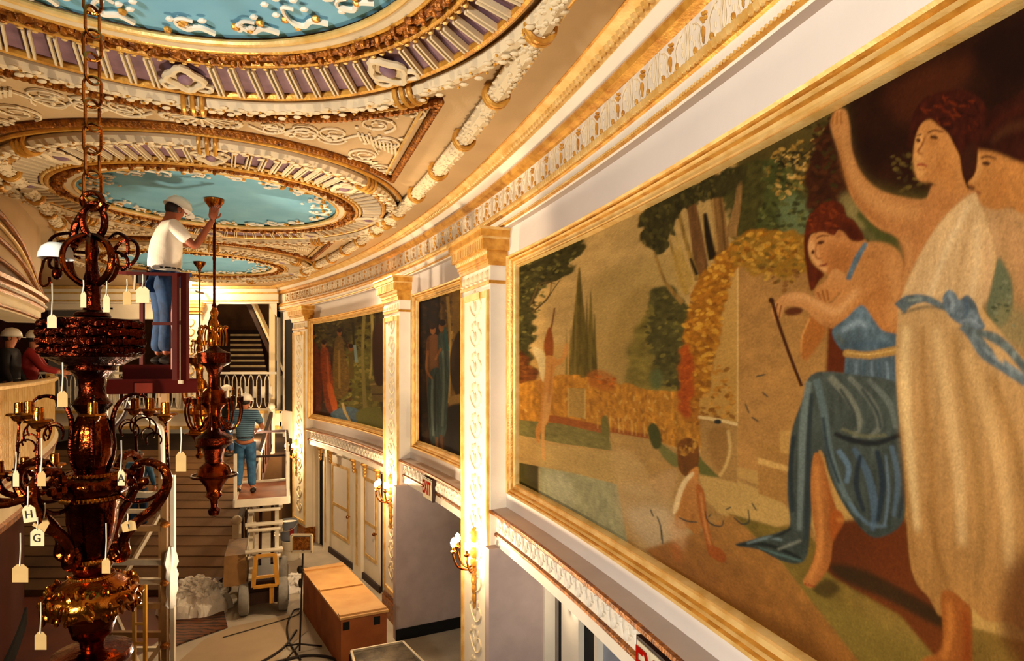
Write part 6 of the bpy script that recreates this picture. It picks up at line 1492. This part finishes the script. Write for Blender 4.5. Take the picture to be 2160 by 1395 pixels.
def person(label, loc, rz, H=1.76, skin='skin', top='shirt', trousers='jeans', sleeve='short', arms=None, lean=(0,0), head=(0,0), hat=True, legs=None, group=None, stance=.1, build=1.0):
    o = thing('person', label, 'person', loc, rz, group)
    k = H/1.76; lx, ly = lean; b0 = .5+.5*build
    V = lambda x, y, z: Vector((x*k, y*k, z*k))
    pel = V(0,0,.95); wai = V(lx*.3,ly*.3,1.10); che = V(lx*.8,ly*.8,1.32); nek = V(lx*1.1,ly*1.1,1.50)
    hx, hy = head
    hb = nek+V(hx*.4,.015+hy*.4,.06); hm = hb+V(hx*.6,.01+hy*.6,.075); ht = hm+V(hx*.4,hy*.4,.075)
    sh = {s: che+V(s*.185*b0,0,.105) for s in (-1, 1)}
    arms = arms or {s: (V(s*.26,.02,1.15), V(s*.28,.12,.92), (0,.4,-1)) for s in (-1, 1)}
    arms = {s: tuple([Vector(a[0]), Vector(a[1]), a[2]]) for s, a in arms.items()}
    hip = {s: V(s*stance*.85*b0,0,.90) for s in (-1, 1)}
    legs = legs or {}
    kn = {s: Vector(legs.get(s, (None,))[0]) if s in legs else V(s*stance,.03,.50) for s in (-1, 1)}
    an = {s: Vector(legs[s][1]) if s in legs else V(s*(stance+.02),-.02,.09) for s in (-1, 1)}
    R1 = lambda a, b=None: (a*k, (b or a)*k)
    b = build
    ch = [[('pel', pel, R1(.105*b,.085*b)), ('wai', wai, R1(.10*b,.078*b)), ('che', che, R1(.112*b,.08*b)), ('nek', nek, R1(.056)), ('hb', hb, R1(.066,.075)), ('hm', hm, R1(.078,.098)), ('ht', ht, R1(.05,.06))]]
    for s in (-1, 1):
        el, wr, _ = arms[s]
        ch.append([('che', che, .1), ('sh%d' % s, sh[s], R1(.052)), ('el%d' % s, el, R1(.044)), ('wr%d' % s, wr, R1(.028))])
        ch.append([('pel', pel, .1), ('hp%d' % s, hip[s], R1(.095)), ('kn%d' % s, kn[s], R1(.062)), ('an%d' % s, an[s], R1(.042))])
    q = skin_mesh('body', ch, 'pel')
    f_ = (hm-hb).normalized(); fwd = Vector((hx*.3, 1, 0)).normalized(); sd = fwd.cross(Vector((0,0,1)))
    q.ball(hm+fwd*.098*k, (.014*k,.02*k,.024*k), 6, 5)
    for s in (-1, 1):
        q.ball(hm+sd*s*.08*k, (.012*k,.022*k,.032*k), 6, 5)
        el, wr, d = arms[s]; hand(q, wr, d, sd*-s+fwd*.3, k)
    body = q.build('body', M[skin], o, world=False)
    q = MB()
    for s in (-1, 1): q.ball(hm+fwd*.086*k+sd*s*.03*k+Vector((0,0,.012*k)), (.011*k,.008*k,.008*k), 6, 4)
    q.ball(hm+fwd*.088*k-Vector((0,0,.045*k)), (.024*k,.008*k,.006*k), 6, 4); q.build('eyes_and_mouth', M['hair'], o, world=False)
    # hair at the back of the head
    q = MB(); q.ball(hm+Vector((0,0,.02*k))-fwd*.015*k, (.086*k,.1*k,.088*k), 14, 9); q.v = [v if (Vector(v)-hm).dot(fwd) < .045*k or v[2] > hm.z+.05*k else tuple(Vector(v)-fwd*.05*k) for v in q.v]; q.build('hair', M['hair'], o, world=False)
    # shirt
    e = .018*k
    ch = [[('wl', pel+V(0,0,-.05), R1(.15*b+.012,.125*b+.012)), ('wai', wai, R1(.15*b,.128*b)), ('che', che, R1(.168*b,.138*b)), ('nk', nek-V(0,0,.035), R1(.07))]]
    for s in (-1, 1):
        el, wr, _ = arms[s]; m_ = sh[s].lerp(el, .72)
        c_ = [('che', che, .1), ('sh%d' % s, sh[s], R1(.085)), ('mid%d' % s, m_, R1(.068))]
        if sleeve == 'long': c_ = c_[:2]+[('el%d' % s, el, R1(.06)), ('w%d' % s, el.lerp(wr, .88), R1(.045))]
        ch.append(c_)
    skin_mesh('top', ch, 'che').build('shirt' if sleeve == 'short' else 'jacket', M[top], o, world=False)
    # trousers
    ch = []
    for s in (-1, 1): ch.append([('pel', pel+V(0,0,.04), R1(.142*b,.118*b)), ('hp%d' % s, hip[s]-V(0,0,.03), R1(.112*b0)), ('kn%d' % s, kn[s], R1(.085*b0)), ('an%d' % s, an[s]+V(0,0,.03), R1(.072*b0))])
    skin_mesh('trousers', ch, 'pel').build('trousers', M[trousers], o, world=False)
    q = MB(); q.tube([pel+Vector((.128*k*b*math.cos(a), .108*k*b*math.sin(a), .055*k)) for a in [2*PI*j/24 for j in range(24)]], .014*k, 6, closed=True); q.build('belt', M['belt'], o, world=False)
    for s in (-1, 1):
        q = MB(); c = an[s]+V(s*.01,.06,-.045); q.ball(c, (.052*k,.135*k,.05*k), 12, 8); q.v = [(x, y, max(z, 0.0)) for x, y, z in q.v]; q.build('shoe', M['belt'], o, world=False)
    if hat:
        up = (ht-hb).normalized(); rt = sd; fw = up.cross(rt)*-1
        if fw.dot(fwd) < 0: fw = -fw
        rot = Matrix((rt, fw, up)).transposed(); c = hm+up*.035*k
        q = MB(); prof = [(0,.125),(.05,.118),(.085,.096),(.108,.06),(.118,.02),(.12,.0)]
        vs = [(r*k*1.02, z*k) for r, z in prof]
        q.lathe(vs[::-1], (0,0,0), 24, mod=lambda a, z, r: 1+.12*abs(math.sin(a))); 
        brim = [(.117*k,.0),(.134*k,-.006*k),(.134*k,-.012*k),(.115*k,-.006*k)]
        q.lathe(brim, (0,0,0), 24, mod=lambda a, z, r: 1+(.12*abs(math.sin(a)))+(.22*max(0, math.sin(a)))*(1 if r > .125*k else 0), caps=False)
        q.v = [tuple(c+rot @ Vector(v)) for v in q.v]; h_ = q.build('hard_hat', M['hat'], o, world=False)
        q = MB(); q.tube([c+rot @ Vector((0, y*k, z*k)) for y, z in ((-.12,.05),(-.08,.107),(0,.13),(.08,.107),(.12,.05))], .01*k, 6); q.build('hat_ridge', M['hat'], h_, world=False)
    return o
# worker on the red lift, reaching for the chandelier canopy
Yw = 6.62; xw = at(346, 700, Yw).x
person('worker in white shirt, blue jeans and white hard hat reaching up to the ceiling', (xw, Yw, EYE), -.75, 1.80, skin='skind', top='shirt', trousers='jeansd', build=1.36,
       arms={1: ((.33,.20,1.24), (.36,.36,1.56), (0,.1,1)), -1: ((-.12,.36,1.34), (.10,.48,1.64), (.2,.1,1))}, lean=(.01,.03), head=(.0,.06), stance=.10)
tb = thing('tool_belt', 'dark pouch hanging at the hip of the worker in the white shirt', 'pouch', (xw-.2, Yw-.14, EYE+.92))
q = MB(); q.box((xw-.15, Yw-.16, EYE+.92), (.14,.06,.13), None, taper=1.1); q.build('pouch', M['belt'], tb, smooth=False)
q = MB(); q.bar((xw-.19, Yw-.19, EYE+.95), (xw-.20, Yw-.19, EYE+.78), .02); q.build('tool_handle', M['steel'], tb, smooth=False)
# worker on the scissor lift
Y2 = 10.95; x2 = at(517, 900, Y2).x
person('worker in striped shirt, light blue jeans and white hard hat standing on the scissor lift', (x2, Y2, EYE-2.28), .25, 1.74, top='stripe', trousers='jeans',
       arms={1: ((.27,.10,1.14), (.16,.30,1.08), (-.6,.6,0)), -1: ((-.28,.12,1.14), (-.30,.34,1.08), (-.3,.8,.1))}, build=1.05)
Y3p = 15.5; person('worker in dark clothes and white hard hat on the stairs, beyond the striped shirt', (at(480, 822, Y3p).x, Y3p, 1.95), 2.6, 1.76, skin='skind', top='blacksh', trousers='jeansd', sleeve='long')
# half hidden worker beyond the scaffold
Y4 = 13.0; person('bareheaded worker in blue denim on the boarded stair, half hidden behind the scroll arm', (at(292, 1100, Y4).x, Y4, .75), .2, 1.72, top='jeans', trousers='jeansd', sleeve='long', hat=False)
# two watching from the left balcony
def on_bal(px, Y): return (at(px, 700, Y).x, Y, EYE-1.21)
person('person in red jacket and white hard hat leaning on the left balcony rail', on_bal(56, 10.0), -1.0, 1.74, top='redsh', trousers='jeansd', sleeve='long', build=1.15, lean=(.0,.08),
       arms={1: ((.30,.22,1.16), (.24,.46,1.08), (-.3,.9,0)), -1: ((-.28,.22,1.16), (-.14,.46,1.08), (.3,.9,0))})
person('person in black jacket and white hard hat behind the red jacketed person', on_bal(20, 9.5), -1.2, 1.74, top='blacksh', trousers='jeansd', sleeve='long', build=1.15)
# ---------------------------------------------------------------- lights and camera
def lamp(kind, loc, energy, col=(1,.72,.42), size=.3, aim=None, spot=None, blend=.4):
    l = bpy.data.lights.new('lamp', kind); l.energy = energy; l.color = col
    if kind == 'AREA': l.size = size
    elif kind in ('POINT', 'SPOT'): l.shadow_soft_size = size
    if spot: l.spot_size = math.radians(spot); l.spot_blend = blend
    o = bpy.data.objects.new('lamp', l); COL.objects.link(o); o.location = loc
    if aim is not None: o.rotation_euler = (Vector(aim)-Vector(loc)).to_track_quat('-Z', 'Y').to_euler()
    return o
WARM = (1, .70, .38); TUNG = (1, .78, .52); NEU = (1, .90, .76)
for p, e in zip(LIT, (85, 135, 200)): lamp('POINT', p, e, WARM, .05)
lamp('POINT', at(384, 598, 15.3), 260, WARM, .08)
# work lamp from the left, through the red lift's rails
lamp('SPOT', (-6.3, 5.3, EYE+.05), 1100, TUNG, .05, aim=(-.6, 7.9, EYE+.75), spot=50, blend=.3)
# broad lamp near the camera on the largest mural and the cornice
lamp('SPOT', (-2.3, -2.2, EYE+.2), 1800, (1,.93,.84), .35, aim=(.9, 4.6, EYE+.9), spot=78, blend=.7)
# unseen uplights hung above the floor, added to brighten the ceiling
lamp('AREA', (-1.7, 5.9, EYE-2.6), 170, TUNG, .6, aim=(-2.0, 6.0, EYE+2))
lamp('AREA', (-5.0, 11.8, EYE-1.6), 110, TUNG, .6, aim=(-5.2, 12.4, EYE+2))
# fill lamps added under the balcony and to light up the stairs
lamp('POINT', (-8.0, 18.8, EYE-2.2), 70, TUNG, .3)
lamp('POINT', (-7.4, 16.75, EYE+1.2), 40, TUNG, .2)
# added fill lamps that brighten the floor and doors
lamp('AREA', (-2.6, 10.4, EYE+1.6), 60, TUNG, .5, aim=(-3.0, 10.6, 0))
lamp('POINT', (.6, 6.0, EYE-2.4), 14, TUNG, .2)
# small unseen lamp, added only to put glints on the chandelier
lamp('POINT', (-3.3, 1.2, EYE-.1), 9, NEU, .1)
w = bpy.data.worlds.new('world'); sc.world = w; w.use_nodes = True
w.node_tree.nodes['Background'].inputs['Color'].default_value = (.9, .5, .25, 1); w.node_tree.nodes['Background'].inputs['Strength'].default_value = .03
cam = bpy.data.cameras.new('camera'); cam.sensor_width = 36; cam.lens = 36*F/2160; cam.shift_y = (H0-697.5)/2160; cam.clip_start = .05
co = bpy.data.objects.new('camera', cam); COL.objects.link(co); co.location = (0, 0, EYE); co.rotation_euler = (PI/2, 0, 0); sc.camera = co
sc.view_settings.view_transform = 'Standard'
sc.view_settings.exposure = 0.0
sc.cycles.max_bounces = 5; sc.cycles.diffuse_bounces = 3; sc.cycles.glossy_bounces = 3
